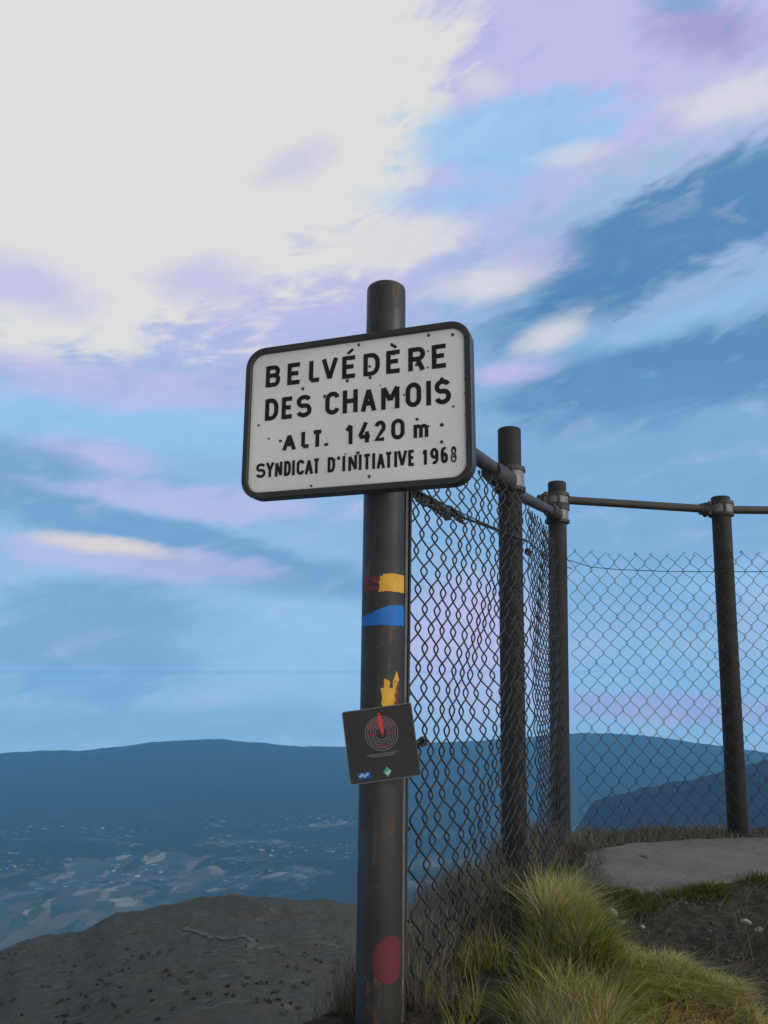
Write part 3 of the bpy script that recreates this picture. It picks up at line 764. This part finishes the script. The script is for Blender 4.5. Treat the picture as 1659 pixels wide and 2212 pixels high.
# letters as strokes on a cell of width w and height 1
def arc(cx_, cy_, rx, ry, a0, a1, n=10):
    return [(cx_ + rx * math.cos(R(a0 + (a1 - a0) * k / n)), cy_ + ry * math.sin(R(a0 + (a1 - a0) * k / n))) for k in range(n + 1)]
GLYPH = {  # strokes in a unit square, drawn along the middle of the stroke; x scaled to each letter's width
 'B': [[(0, 0), (0, 1)], [(0, 1), (.55, 1)] + arc(.6, .77, .36, .23, 90, -90) + [(0, .54)], [(0, .54), (.6, .54)] + arc(.64, .27, .36, .27, 90, -90) + [(0, 0)]],
 'E': [[(0, 0), (0, 1)], [(0, 1), (1, 1)], [(0, .52), (.85, .52)], [(0, 0), (1, 0)]],
 'L': [[(0, 1), (0, 0), (1, 0)]],
 'V': [[(0, 1), (.5, 0), (1, 1)]],
 'D': [[(0, 0), (0, 1)], [(0, 1), (.4, 1)] + arc(.45, .6, .55, .4, 90, 0) + arc(.45, .4, .55, .4, 0, -90) + [(0, 0)]],
 'R': [[(0, 0), (0, 1)], [(0, 1), (.6, 1)] + arc(.62, .75, .38, .25, 90, -90) + [(0, .5)], [(.55, .5), (1, 0)]],
 'S': [arc(.5, .77, .48, .23, 20, 180) + arc(.5, .73, .48, .22, 180, 250)[1:] + arc(.5, .29, .5, .25, 70, 0) + arc(.5, .25, .5, .25, 0, -165)],
 'C': [arc(.5, .72, .5, .28, 15, 180) + arc(.5, .28, .5, .28, 180, 345)],
 'H': [[(0, 0), (0, 1)], [(1, 0), (1, 1)], [(0, .52), (1, .52)]],
 'A': [[(0, 0), (.5, 1), (1, 0)], [(.17, .30), (.83, .30)]],
 'M': [[(0, 0), (0, 1), (.5, .35), (1, 1), (1, 0)]],
 'O': [arc(.5, .7, .5, .3, 0, 180) + arc(.5, .3, .5, .3, 180, 360) + [(1, .7)]],
 'I': [[(.5, 0), (.5, 1)]],
 'T': [[(0, 1), (1, 1)], [(.5, 1), (.5, 0)]],
 'Y': [[(0, 1), (.5, .48), (1, 1)], [(.5, .48), (.5, 0)]],
 'N': [[(0, 0), (0, 1), (1, 0), (1, 1)]],
 '1': [[(.05, .72), (.8, 1), (.8, 0)]],
 '4': [[(.62, 1), (0, .25), (1, .25)], [(.72, .55), (.72, 0)]],
 '2': [arc(.5, .72, .46, .28, 165, 0) + [(.92, .60), (.04, 0), (1, 0)]],
 '0': [arc(.5, .68, .5, .32, 0, 180) + arc(.5, .32, .5, .32, 180, 360) + [(1, .68)]],
 '9': [arc(.5, .7, .5, .3, 0, 360), [(1, .7)] + arc(.5, .3, .5, .3, 0, -120)],
 '6': [arc(.5, .3, .5, .3, 0, 360), [(0, .3)] + arc(.5, .7, .5, .3, 180, 60)],
 '8': [arc(.5, .76, .42, .24, 0, 360), arc(.5, .27, .5, .27, 0, 360)],
 'm': [[(0, 0), (0, 1)], [(0, .65)] + arc(.25, .72, .25, .28, 165, 0) + [(.5, 0)], [(.5, .65)] + arc(.75, .72, .25, .28, 165, 0) + [(1, 0)]],
 '.': [[(.5, 0), (.5, .16)]], "'": [[(.5, .78), (.5, 1)]],
}
def ribbon(mb, M, pts, w, z0, z1):
    """a flat stroke with mitred corners, raised from z0 to z1"""
    P = [Vector(p) for p in pts]; Q = [P[0]]
    for p in P[1:]:
        if (p - Q[-1]).length > 1e-5: Q.append(p)
    closed = (Q[0] - Q[-1]).length < 1e-4 and len(Q) > 3
    for i in range(1, len(Q) - 1):
        a, b = (Q[i] - Q[i - 1]).normalized(), (Q[i + 1] - Q[i]).normalized()
        if a.dot(b) < .1 and len(Q) < 7:
            ribbon(mb, M, Q[:i + 1], w, z0, z1); ribbon(mb, M, Q[i:], w, z0, z1 + .00007); return
    L, Rr = [], []; n = len(Q)
    for i in range(n):
        a = Q[i] - Q[i - 1] if i else (Q[-1] - Q[-2] if closed else Q[1] - Q[0])
        b = Q[i + 1] - Q[i] if i < n - 1 else (Q[1] - Q[0] if closed else Q[-1] - Q[-2])
        a.normalize(); b.normalize(); na = Vector((-a.y, a.x)); nb_ = Vector((-b.y, b.x)); mm = na + nb_
        if mm.length < 1e-4: mm = na
        mm.normalize(); k = w / 2 / max(.80, mm.dot(na))
        L.append(Q[i] + mm * k); Rr.append(Q[i] - mm * k)
    vs = []
    for z in (z0, z1): vs += [M @ Vector((p.x, p.y, z)) for p in L] + [M @ Vector((p.x, p.y, z)) for p in Rr]
    fs = []
    for i in range(n - 1):
        fs.append((2 * n + i, 3 * n + i, 3 * n + i + 1, 2 * n + i + 1))
        fs.append((i, 2 * n + i, 2 * n + i + 1, i + 1)); fs.append((n + i + 1, 3 * n + i + 1, 3 * n + i, n + i))
    if not closed: fs += [(0, n, 3 * n, 2 * n), (n - 1, 3 * n - 1, 4 * n - 1, 2 * n - 1)]
    mb.add(vs, fs, False)
LZ = -.008
def to_sign(cx_, cy_):
    """a point of the sign read off the photo (in the pixels of one enlarged crop) -> metres on its face"""
    px, py = (900 + .66305 * cx_) * .54004, (1050 + .66305 * cy_) * .54004
    d = ray(px, py); c = SC + NRM * LZ
    t = c.dot(NRM) / d.dot(NRM); q = d * t - SC
    return q.dot(U), q.dot(Vv)
def open_end(st, i):
    """the free end of an upright stroke, which runs on to the full height of the letter"""
    if i not in (0, len(st) - 1) or math.dist(st[0], st[-1]) < 1e-4: return False
    q = st[1] if i == 0 else st[-2]
    return abs(q[1] - st[i][1]) > abs(q[0] - st[i][0])
def letter(mb, ch, x0, x1, yb, yt, w, accent=0):
    k = 0; lw = x1 - x0 - w
    for s_ in GLYPH[ch]:
        ribbon(mb, SM, [(x0 + w / 2 + p[0] * lw, yb + w * .48 + p[1] * (yt - yb - w * .96) + (-w * .46 if open_end(s_, i_) and p[1] < .001 else w * .46 if open_end(s_, i_) and p[1] > .999 else 0)) for i_, p in enumerate(s_)] if ch not in "I.'1" or ch == '1' else
               [((x0 + x1) / 2, yb + p[1] * (yt - yb)) for p in s_], w, LZ - .001, LZ + .0010 + .00012 * k); k += 1
    if accent:
        xm = (x0 + x1) / 2; g = yt + w * .55
        ribbon(mb, SM, [(xm - accent * w * .5, g), (xm + accent * w * .75, g + w * .95)], w * .62, LZ - .001, LZ + .0012)
def row(name, items, left, right, w):
    """items: (char, x0, x1[, accent]); left/right: (x, baseline, top) read at two places"""
    mb = MB()
    for it in items:
        ch, x0, x1 = it[:3]; k = ((x0 + x1) / 2 - left[0]) / (right[0] - left[0])
        b, tp_ = left[1] + (right[1] - left[1]) * k, left[2] + (right[2] - left[2]) * k
        mid = (b + tp_) / 2
        u0 = to_sign(x0, mid)[0]; u1 = to_sign(x1, mid)[0]; xm = (x0 + x1) / 2
        vb = to_sign(xm, b)[1]; vt = to_sign(xm, tp_)[1]
        letter(mb, ch, u0, u1, vb, vt, w * (it[4] if len(it) > 4 else 1), it[3] if len(it) > 3 else 0)
    return mb.build(name, M_letter, panel)
row('lettering', [('B', 248, 334), ('E', 378, 464), ('L', 508, 582), ('V', 583, 682), ('E', 708, 798, 1), ('D', 836, 934), ('E', 973, 1068, -1), ('R', 1106, 1208), ('E', 1248, 1346)], (291, 750, 623), (1297, 637, 494), .0112)
row('lettering', [('D', 243, 322), ('E', 343, 417), ('S', 432, 523), ('C', 606, 693), ('H', 711, 801), ('A', 820, 914), ('M', 943, 1053), ('O', 1090, 1184), ('I', 1212, 1246), ('S', 1264, 1363)], (283, 952, 822), (1313, 855, 705), .0112)
row('lettering', [('A', 347, 430), ('L', 461, 517), ('T', 524, 592), ('.', 597, 627)], (388, 1131, 1033), (558, 1112, 1011), .0098)
row('lettering', [('1', 722, 776), ('4', 802, 886), ('2', 900, 972), ('0', 1003, 1084)], (750, 1097, 974), (1043, 1067, 943), .0098)
row('lettering', [('m', 1138, 1227)], (1138, 1060, 980), (1227, 1053, 972), .0085)
row('lettering', [('S', 188, 245), ('Y', 246, 298), ('N', 303, 346), ('D', 357, 398), ('I', 405, 422), ('C', 433, 480), ('A', 482, 532), ('T', 530, 574), ('D', 620, 665), ("'", 677, 694), ('I', 708, 727), ('N', 745, 797), ('I', 806, 826), ('T', 832, 882), ('I', 888, 907), ('A', 915, 966), ('T', 964, 1012), ('I', 1020, 1040), ('V', 1040, 1100), ('E', 1106, 1148), ('1', 1188, 1222), ('9', 1238, 1288), ('6', 1302, 1346), ('8', 1362, 1398, 0, .5)], (216, 1300, 1212), (1380, 1207, 1108), .0070)

# ------------------------------------------------------------------ the small black plaque
BY = POST_Y - PR - .008
c4 = [at_y(*p, BY) for p in ((738, 1538), (887, 1518), (911, 1674), (757, 1697))]
BC = sum(c4, Vector()) / 4
bu = ((c4[1] - c4[0]) + (c4[2] - c4[3])).normalized(); bn = Vector((-.10, -1, .03)).normalized(); bn = (bn - bu * bn.dot(bu)).normalized()
bv = bn.cross(bu).normalized()
if bv.z < 0: bv = -bv
BW = (((c4[1] - c4[0]).length + (c4[2] - c4[3]).length) / 2); BH = ((c4[0] - c4[3]).length + (c4[1] - c4[2]).length) / 2
BM = Matrix(((bu.x, bv.x, bn.x, BC.x), (bu.y, bv.y, bn.y, BC.y), (bu.z, bv.z, bn.z, BC.z), (0, 0, 0, 1)))
plaque = empty('information_plaque', BC - bv * BH / 2)
tag(plaque, 'small square black plaque with a round red and grey emblem, tilted on the thick post', 'plaque')
mb = MB(); loft(mb, BM, [(rrect(BW, BH, .004, 4), -.004), (rrect(BW, BH, .004, 4), .0)], True, False); mb.build('plate_edge', M_edge, plaque)
mb = MB(); loft(mb, BM, [(rrect(BW - .0036, BH - .0036, .003, 4), -.002), (rrect(BW - .0036, BH - .0036, .003, 4), .0006)], False, True)
plate = mb.build('plate', M_black, plaque)
ez = .0007
M_grey = paint_mat('grey print', (.16, .16, .165), (.13, .13, .135), (.08, .08, .08))
M_crim = paint_mat('crimson print', (.20, .02, .045), (.16, .018, .04), (.08, .02, .03))
M_flame = paint_mat('bright red print', (.62, .055, .035), (.52, .045, .04), (.3, .03, .03))
M_logob = paint_mat('blue logo print', (.02, .05, .26), (.018, .045, .22), (.02, .03, .1))
M_logow = paint_mat('pale blue logo print', (.22, .42, .66), (.20, .38, .6), (.1, .2, .4))
M_logog = paint_mat('green logo print', (.06, .34, .22), (.05, .30, .20), (.04, .15, .1))
M_logol = paint_mat('pale logo print', (.55, .62, .58), (.5, .56, .52), (.3, .3, .3))
EC = (.004, BH * .135)                                   # centre of the emblem on the plate
mb = MB()
for i, r in enumerate((.0365, .0310, .0255, .0200, .0145)):
    ribbon(mb, BM, arc(EC[0], EC[1], r, r, 0, 360, 40), .0016, 0, ez)
mb.build('emblem_ring', M_grey, plate)
mb = MB()
for r in (.0338, .0283, .0228, .0173):
    ribbon(mb, BM, arc(EC[0], EC[1], r, r, 28 + (r < .02) * 20, 152 - (r < .02) * 20, 20), .0020, 0, ez + .0001)
ribbon(mb, BM, [(EC[0] - .030, EC[1] - .001), (EC[0] - .010, EC[1] + .001)], .0045, 0, ez + .0002)
ribbon(mb, BM, [(EC[0] + .010, EC[1] - .001), (EC[0] + .030, EC[1] - .001)], .0045, 0, ez + .0002)
ribbon(mb, BM, [(EC[0] - .008, EC[1] - .0265), (EC[0] + .008, EC[1] - .0265)], .0050, 0, ez + .0002)
mb.build('emblem_band', M_crim, plate)
mb = MB(); mb.add([BM @ Vector((EC[0] + x, EC[1] + y, ez + .0006)) for x, y in ((.002, -.006), (.0055, .006), (.0045, .022), (.0065, .028), (.004, .036), (-.001, .047), (-.004, .036), (-.0065, .028), (-.0045, .022), (-.002, .006))], [tuple(range(10))], False)
mb.build('emblem_flame', M_flame, plate)
mb = MB()
for yy, x0, x1 in ((-.022, -.034, .034), (-.0262, -.026, .026)):
    x = x0
    while x < x1:
        l = random.uniform(.003, .008); ribbon(mb, BM, [(x, yy), (min(x + l, x1), yy)], .0022, 0, ez); x += l + .0014
mb.build('caption', M_grey, plate)
mb = MB(); loft(mb, BM, [(( [(a - .046, b - .0625) for a, b in rrect(.030, .0145, .002, 3)]), 0), (([(a - .046, b - .0625) for a, b in rrect(.030, .0145, .002, 3)]), ez)], False, True); lb = mb.build('blue_logo', M_logob, plate)
mb = MB(); ribbon(mb, BM, [(-.057, -.065), (-.051, -.060), (-.045, -.064), (-.036, -.059)], .0055, ez, ez + .0004); mb.build('logo_mark', M_logow, plate)
mb = MB(); mb.add([BM @ Vector((.006 + x, -.0615 + y, ez + .0001)) for x, y in ((0, -.011), (.0095, 0), (0, .011), (-.0095, 0))], [(0, 1, 2, 3)], False); mb.build('green_logo', M_logog, plate)
mb = MB(); ribbon(mb, BM, [(.002, -.062), (.006, -.0665), (.012, -.058)], .0035, ez, ez + .0004); mb.build('logo_mark', M_logol, plate)

# ------------------------------------------------------------------ the fence
FP = .041                                                 # radius of the posts
P2y, P3y, P4y = 2.63, 3.40, 3.42
p2t, p2b = at_y(1100, 927, P2y), at_y(1113, 2090, P2y)
p3t, p3b = at_y(1203, 1042, P3y), at_y(1209, 1812, P3y)
p4t, p4b = at_y(1556, 1074, P4y), at_y(1592, 1798, P4y)
ang_t, ang_b = at_y(888, 1050, 1.915), at_y(871, 2330, 1.915)
p5 = p4t + Vector((1.35, .03, -.01)); p5b = p4b + Vector((1.30, .03, 0))
fence = empty('chain_link_fence', p3b)
tag(fence, 'dark chain link fence on round posts with clamped top rails at the cliff edge', 'fence')
def fpost(t_, b_):
    b_ = Vector(b_) - Vector((0, 0, .12)); L = (t_ - b_).length
    mb = MB(); mb.lathe(b_, t_, [(0, FP), (L * .33, FP), (L * .66, FP), (L - .004, FP), (L, FP - .004), (L + .0001, 0)], 40, False)
    return mb.build('post', M_fpost, fence)
def on(t_, b_, z):
    k = (z - b_.z) / (t_.z - b_.z); return b_.lerp(t_, k)
posts = {}
for k, (t_, b_) in {2: (p2t, p2b), 3: (p3t, p3b), 4: (p4t, p4b), 5: (p5, p5b)}.items(): posts[k] = (fpost(t_, b_), t_, b_)
# the steel angle beside the sign post: two thin legs
mb = MB(); ax = (ang_t - ang_b); L = ax.length; ax.normalize()
for dx, dy, sx, sy in ((-.0095, .012, .004, .026), (.0005, -.003, .024, .004)):
    M = Matrix.Translation(ang_b + ax * L / 2 + Vector((dx, dy, 0))) @ ax.to_track_quat('Z', 'Y').to_matrix().to_4x4()
    mb.box(M, sx, sy, L)
ap = mb.build('angle_post', M_rail, fence)
mb = MB()
sa, sb = at_y(880.0, 1056, 1.895), at_y(867.5, 2330, 1.895); sx = (sa - sb).normalized()
mb.box(Matrix.Translation((sa + sb) / 2) @ sx.to_track_quat('Z', 'Y').to_matrix().to_4x4(), .0042, .006, (sa - sb).length)
mb.build('gap_light_strip', M_galv, ap)  # pale strip added for the bright line of light between post and angle
mb = MB()
for py in (1120, 1240, 1325, 1420, 1500, 1790, 1880, 1990):
    q = at_y(884, py, 1.908); mb.lathe(q + Vector((0, .004, 0)), q + Vector((0, -.004, 0)), [(0, .0042), (.006, .0042), (.008, .002)], 8); mb.build('bolt', M_dark, ap); mb = MB()
# clamps: a two-part collar with flanges, its bolt lug and the rail socket
def clamp(pk, z, direction, h=.078):
    o, t_, b_ = posts[pk]; a = on(t_, b_, z); up = (t_ - b_).normalized(); d = Vector(direction).normalized()
    mb = MB(); A = a - up * h / 2; B = a + up * h / 2
    mb.lathe(A, B, [(0, FP + .003), (0, FP + .013), (.010, FP + .013), (.010, FP + .009), (h - .010, FP + .009), (h - .010, FP + .013), (h, FP + .013), (h, FP + .003)], 36, False)
    c = mb.build('clamp', M_galv, o)
    mb = MB()
    mb.lathe(A - up * .002, B, [(0, FP + .0135), (.0125, FP + .0145), (.0125, FP + .010)], 36, False)
    mb.lathe(A, B + up * .002, [(h - .0125, FP + .010), (h - .0125, FP + .0145), (h + .002, FP + .0135), (h + .002, FP)], 36, False)
    side = Vector((0, -1, 0)) if abs(d.y) < .5 else Vector((-d.y, d.x, 0))
    M = Matrix.Translation(a + d * (FP + .016)) @ d.to_track_quat('X', 'Z').to_matrix().to_4x4()
    mb.box(M, .040, .044, h * .86)
    M2 = Matrix.Translation(a - Vector((.004, FP + .011, 0))); mb.box(M2, .007, .012, h * .74)
    for s_ in (-.022, .022):
        q = a + d * (FP + .022) + up * s_; w = side.normalized()
        mb.lathe(q - w * .034, q + w * .034, [(0, .006), (.004, .010), (.012, .010), (.012, .006), (.056, .006), (.056, .010), (.066, .010), (.066, .005)], 8)
    mb.build('clamp_bolt', M_dark, c)
    return a
ZL, ZRt = .700, .757
v23 = (p3t - p2t); v23.z = 0; v23.normalize()
d12 = Vector((p2t.x - .035, p2t.y - 1.86, 0)).normalized()
z2 = at_y(1100, 1037, P2y).z; z3l = at_y(1203, 1113, P3y).z; z3r = at_y(1203, 1081, P3y).z; z4 = at_y(1556, 1100, P4y).z
a2 = clamp(2, z2, -d12, .082); a3 = clamp(3, z3l, -v23, .070); a3r = clamp(3, z3r, (-.8, -.2, 0), .058); a4 = clamp(4, z4, (-1, 0, 0), .062)
clamp(5, z4 - .01, (-1, 0, 0), .062)
def rail(a, b, r):
    a, b = Vector(a), Vector(b); L = (b - a).length
    mb = MB(); mb.lathe(a, b, [(0, r), (L * .5, r), (L, r)], 24); return mb.build('rail', M_rail, fence)
rail(Vector((.062, 1.905, z2 + .004)), a2 - d12 * (FP + .012), .024)
rail(a2 + v23 * (FP - .01) + Vector((0, 0, -.036)), a3 - v23 * (FP + .010), .0215)
rail(a3r + Vector((FP + .004, -.005, 0)), a4 + Vector((-FP - .030, -.005, 0)), .0185)
rail(a4 + Vector((FP + .004, -.005, -.004)), on(p5, p5b, z4 - .01) - Vector((FP, .005, 0)), .0185)

def sleeve(c, d, r, l):
    d = Vector(d).normalized(); mb = MB()
    mb.lathe(c, c + d * l, [(0, r), (l * .7, r), (l * .74, r * .9), (l, r * .86), (l, r * .5)], 24); return mb.build('rail_socket', M_dark, fence)
sleeve(a2 - d12 * FP + Vector((0, 0, -.012)), -d12, .040, .15)
sleeve(a3 - v23 * FP + Vector((0, 0, -.004)), -v23, .034, .13)
sleeve(a3r - Vector((FP, 0, 0)), (-1, -.3, 0), .026, .05)
sleeve(a4 - Vector((FP, 0, 0)), (-1, 0, 0), .030, .055)

# chain link: every wire is a flattened spiral hooked into its neighbour
def chainlink(A, B, z0, z1, h, v, r, sag=None, seed=0, ov=.015, wav=.010):
    """A, B: ends in plan; every wire is a rounded zigzag that hooks past its neighbours (ov) at each elbow"""
    A, B = Vector(A), Vector(B); d = (B - A); L = d.length; d.normalize(); nr = Vector((d.y, -d.x, 0))
    rg = random.Random(seed); mb = MB(); m_ = int(L / (h / 2)); rows = int((z1 - z0) / (v / 2)); SUB = 7
    for i in range(m_):
        pts = []; j0 = rg.uniform(-.35, -.1) if rg.random() < .7 else .25
        for q in range(rows * SUB + 1):
            j = q / SUB
            if j < j0: continue
            ph = math.pi * j + math.pi * (i % 2)
            f = math.asin(.93 * math.cos(ph)) / math.asin(.93)
            x = (i + .5) * h / 2 + f * (h / 4 + ov / 2); s_ = x / L
            bx = wav * (math.sin(6 * s_ + j * .45 + seed) + .6 * math.sin(15 * s_ + j * .8)) * math.sin(min(1, max(0, s_)) * math.pi)
            p = A + d * (x + .003 * math.sin(j * 1.3 + i * 2.1 + seed)) + nr * (bx + r * 1.6 * f + .0028 * math.sin(ph))
            p.z = z1 - j * v / 2 + (sag(s_) if sag else 0) * (1 - j / rows) + .006 * math.sin(x * 9 + seed + j * .3)
            pts.append(p)
        if rg.random() < .6:                                   # a bent-over barb at the top
            t_ = pts[0]; sg = rg.choice((-1, 1))
            pts = [t_ + d * sg * .012 + Vector((0, 0, -.004)), t_ + d * sg * .009 + Vector((0, 0, .006))] + pts
        mb.tube(pts, r, 5)
    return mb
ma = at_y(886, 1106, 1.930); nl = Vector((v23.y, -v23.x, 0)) * (FP + .006)
mA = Vector((ma.x, ma.y, 0)); mB = Vector((p2t.x, P2y, 0)) + nl; mC = Vector((p3t.x - FP * .75, P3y - FP * .9, 0))
chainlink(mA, mB, -.84, .630, .066, .102, .0024, lambda s_: -.02 * math.sin(s_ * 3.1), 3, .015, .011).build('mesh_panel', M_wire, fence)
chainlink(mB + v23 * .02, mC, -.80, .600, .066, .102, .0022, lambda s_: -.02 * math.sin(s_ * 3.1), 5, .015, .004).build('mesh_panel', M_wire, fence)
zt = at_y(1400, 1192, 3.38).z
chainlink((p3t.x + .02, P3y - FP - .006, 0), (p5.x, P4y - FP - .006, 0), -.70, zt, .068, .080, .0012, lambda s_: -.012 * math.sin(s_ * 6.2), 8, .004, .006).build('mesh_panel', M_wire, fence)
def droop(a, b, s_, n=24):
    a, b = Vector(a), Vector(b)
    return [a.lerp(b, k / n) + Vector((0, 0, -s_ * 4 * (k / n) * (1 - k / n))) for k in range(n + 1)]
off = Vector((v23.y, -v23.x, 0)) * (FP + .008)
w1 = Vector((F1[0] + .02, F1[1], .462)); w2 = Vector((p2t.x, P2y, .452)) + off; w3 = Vector((p3t.x, P3y, .46)) + off
mb = MB(); mb.tube(droop(w1, w2, .006) + droop(w2, w3, .01)[1:], .0020, 6); mb.build('tension_wire', M_wire, fence); mb = MB()
r0 = at_y(1222, 1208, 3.36); r1 = at_y(1545, 1235, 3.37); r1b = at_y(1330, 1230, 3.36)
mb.tube([r0, r0.lerp(r1b, .5) + Vector((0, 0, -.012)), r1b, r1b.lerp(r1, .5) + Vector((0, 0, -.004)), r1, r1 + Vector((.7, 0, .0)), r1 + Vector((1.35, 0, .02))], .0016, 6)
mb.build('tension_wire', M_wire, fence)
# knots of tie wire, and the black wrapping near the sign
def tangle(c, rx, rz, turns, r, seed):
    rg = random.Random(seed); pts = []
    for k in range(turns * 10):
        t_ = k / 10 * 2 * math.pi; f = k / (turns * 10)
        pts.append(Vector(c) + d12 * ((f - .5) * 2 * rx) + Vector((math.cos(t_) * rz * .9 * rg.uniform(.5, 1.2), math.cos(t_ + .8) * rz * rg.uniform(.4, 1), math.sin(t_) * rz * rg.uniform(.6, 1.2) - (f - .5) * rx * .25)))
    return pts
mb = MB()
ca = at_y(905, 1072, 1.95); cb = at_y(948, 1098, 2.08); cc = at_y(985, 1112, 2.2)
mb.tube(tangle(ca, .045, .013, 13, .003, 1), .0028, 6); mb.tube(tangle(cb, .07, .013, 16, .003, 2), .0028, 6); mb.tube(tangle(cc, .05, .011, 12, .003, 6), .0026, 6)
mb.tube([ca + Vector((-.02, 0, .03)), ca, ca.lerp(cb, .5) + Vector((0, 0, -.008)), cb, cb.lerp(cc, .5) + Vector((0, 0, -.006)), cc, w2], .007 * .6, 6)
mb.build('tie_wire', M_dark, fence)
for px, py, y, sd in ((913, 1602, 1.94, 4), (1086, 1168, 2.6, 5), (1140, 1192, 2.72, 7), (1176, 1202, 3.2, 8)):
    mb = MB(); mb.tube(tangle(at_y(px, py, y), .014, .010, 6, .002, sd), .0022, 6); mb.build('tie_wire', M_dark, fence)
# ------------------------------------------------------------------ stones on the bank
def stone(c, r, seed):
    g = np.random.default_rng(seed); n, m_ = 10, 7; vs = []
    sc = g.uniform(.7, 1.2, 3) * np.array([1.1, 1.0, .65])
    dirs = g.normal(0, 1, (7, 3)); dirs /= np.linalg.norm(dirs, axis=1)[:, None]; cut = g.uniform(.62, .95, 7)
    for i in range(m_ + 1):
        for k in range(n):
            th = math.pi * i / m_; ph_ = 2 * math.pi * k / n
            d = np.array([math.sin(th) * math.cos(ph_), math.sin(th) * math.sin(ph_), math.cos(th)]); l = 1.0
            for dd, cc_ in zip(dirs, cut):
                q_ = d @ dd
                if q_ > .05: l = min(l, cc_ / q_)
            vs.append(Vector(c) + Vector(d * l * sc * r))
    mb = MB(); mb.add(vs, [(i * n + k, i * n + (k + 1) % n, (i + 1) * n + (k + 1) % n, (i + 1) * n + k) for i in range(m_) for k in range(n)], False)
    return mb
M_stone = painted('pale limestone', (.36, .35, .33, 1), (.26, .25, .23, 1), (.14, .13, .11, 1), .9, 30, .6, .2, .6)
SPOTS = [(1322, 1978, .021, 'largest pale limestone lump, on the bank beside the tall green grass tuft'),
         (1341, 1994, .013, 'pale angular stone half sunk just in front of the largest limestone lump'),
         (1352, 1966, .010, 'small pale stone between the largest limestone lump and the moss edging the path'),
         (1388, 2004, .009, 'tiny pale stone alone on the dark soil below the path'),
         (1612, 1995, .016, 'larger of two grey stones among dead grass at the right end of the bank'),
         (1640, 2012, .012, 'smaller of two grey stones among dead grass at the right end of the bank'),
         (1478, 1926, .010, 'small flat stone on the front edge of the concrete path')]
for i, (px, py, r, lab) in enumerate(SPOTS):
    g = ground_hit(px, py); o = stone(g + Vector((0, 0, r * .2)), r, 400 + i).build('stone', M_stone)
    tag(o, lab, 'stone', 'pale stones on the bank')

# loose grit along the path and on the bare soil: too much to count
def grit(n, name):
    a = rng.uniform(0, 1, n); far = rng.uniform(0, 1, n) < .4
    k = np.clip((rng.uniform(0, 1, n) ** 1.5 * NU).astype(int), 0, NU - 1)
    ctr = np.where(far[:, None], PX[k, 0], PX[k, -1]) + np.stack([rng.normal(0, .03, n), rng.normal(0, .035, n)], 1)
    w_ = rng.uniform(0, 1, n) < .35
    ctr[w_] = np.stack([rng.uniform(.55, 1.6, w_.sum()), rng.uniform(1.8, 2.6, w_.sum())], 1)
    r = .0015 + .006 * rng.uniform(0, 1, n) ** 4
    z = np.maximum(zg(ctr[:, 0], ctr[:, 1]), np.where(w_, -9, PZ - .01)) + r * .4
    base = np.array([[1, 0, 0], [0, 1, 0], [-1, 0, 0], [0, -1, 0]], float)
    V = np.zeros((n, 12, 3))
    for l, (zz_, sc) in enumerate(((-.5, .7), (.1, 1.0), (.62, .55))):
        p = base[None] * (r * sc)[:, None, None] * rng.uniform(.7, 1.3, (n, 4, 1))
        V[:, l * 4:l * 4 + 4] = p + np.stack([ctr[:, 0], ctr[:, 1], z + r * zz_], 1)[:, None]
    q = [[l * 4 + k, l * 4 + (k + 1) % 4, l * 4 + 4 + (k + 1) % 4, l * 4 + 4 + k] for l in range(2) for k in range(4)] + [[8, 9, 10, 11]]
    me = bpy.data.meshes.new(name); quads(me, V.reshape(-1, 3), ((np.arange(n) * 12)[:, None, None] + np.array(q)[None]).reshape(-1, 4), False)
    tag(link(name, me, painted('grey grit', (.14, .13, .115, 1), (.085, .08, .07, 1), (.24, .23, .21, 1), .9, 25, .6, .2)), kind='stuff')
grit(2000, 'gravel')

# ------------------------------------------------------------------ valley air
hm = bpy.data.materials.new('valley haze'); hm.use_nodes = True; hm.node_tree.nodes.clear()
pv = hm.node_tree.nodes.new('ShaderNodeVolumePrincipled'); ho = hm.node_tree.nodes.new('ShaderNodeOutputMaterial')
pv.inputs['Color'].default_value = (.22, .60, 1.0, 1); pv.inputs['Density'].default_value = 9.5e-5; pv.inputs['Anisotropy'].default_value = 0.0
hm.node_tree.links.new(pv.outputs[0], ho.inputs['Volume'])
mb = MB(); mb.box(Matrix.Translation((0, 5300, -850)), 27000, 13200, 1810)
haze = mb.build('haze', hm); tag(haze, kind='stuff')
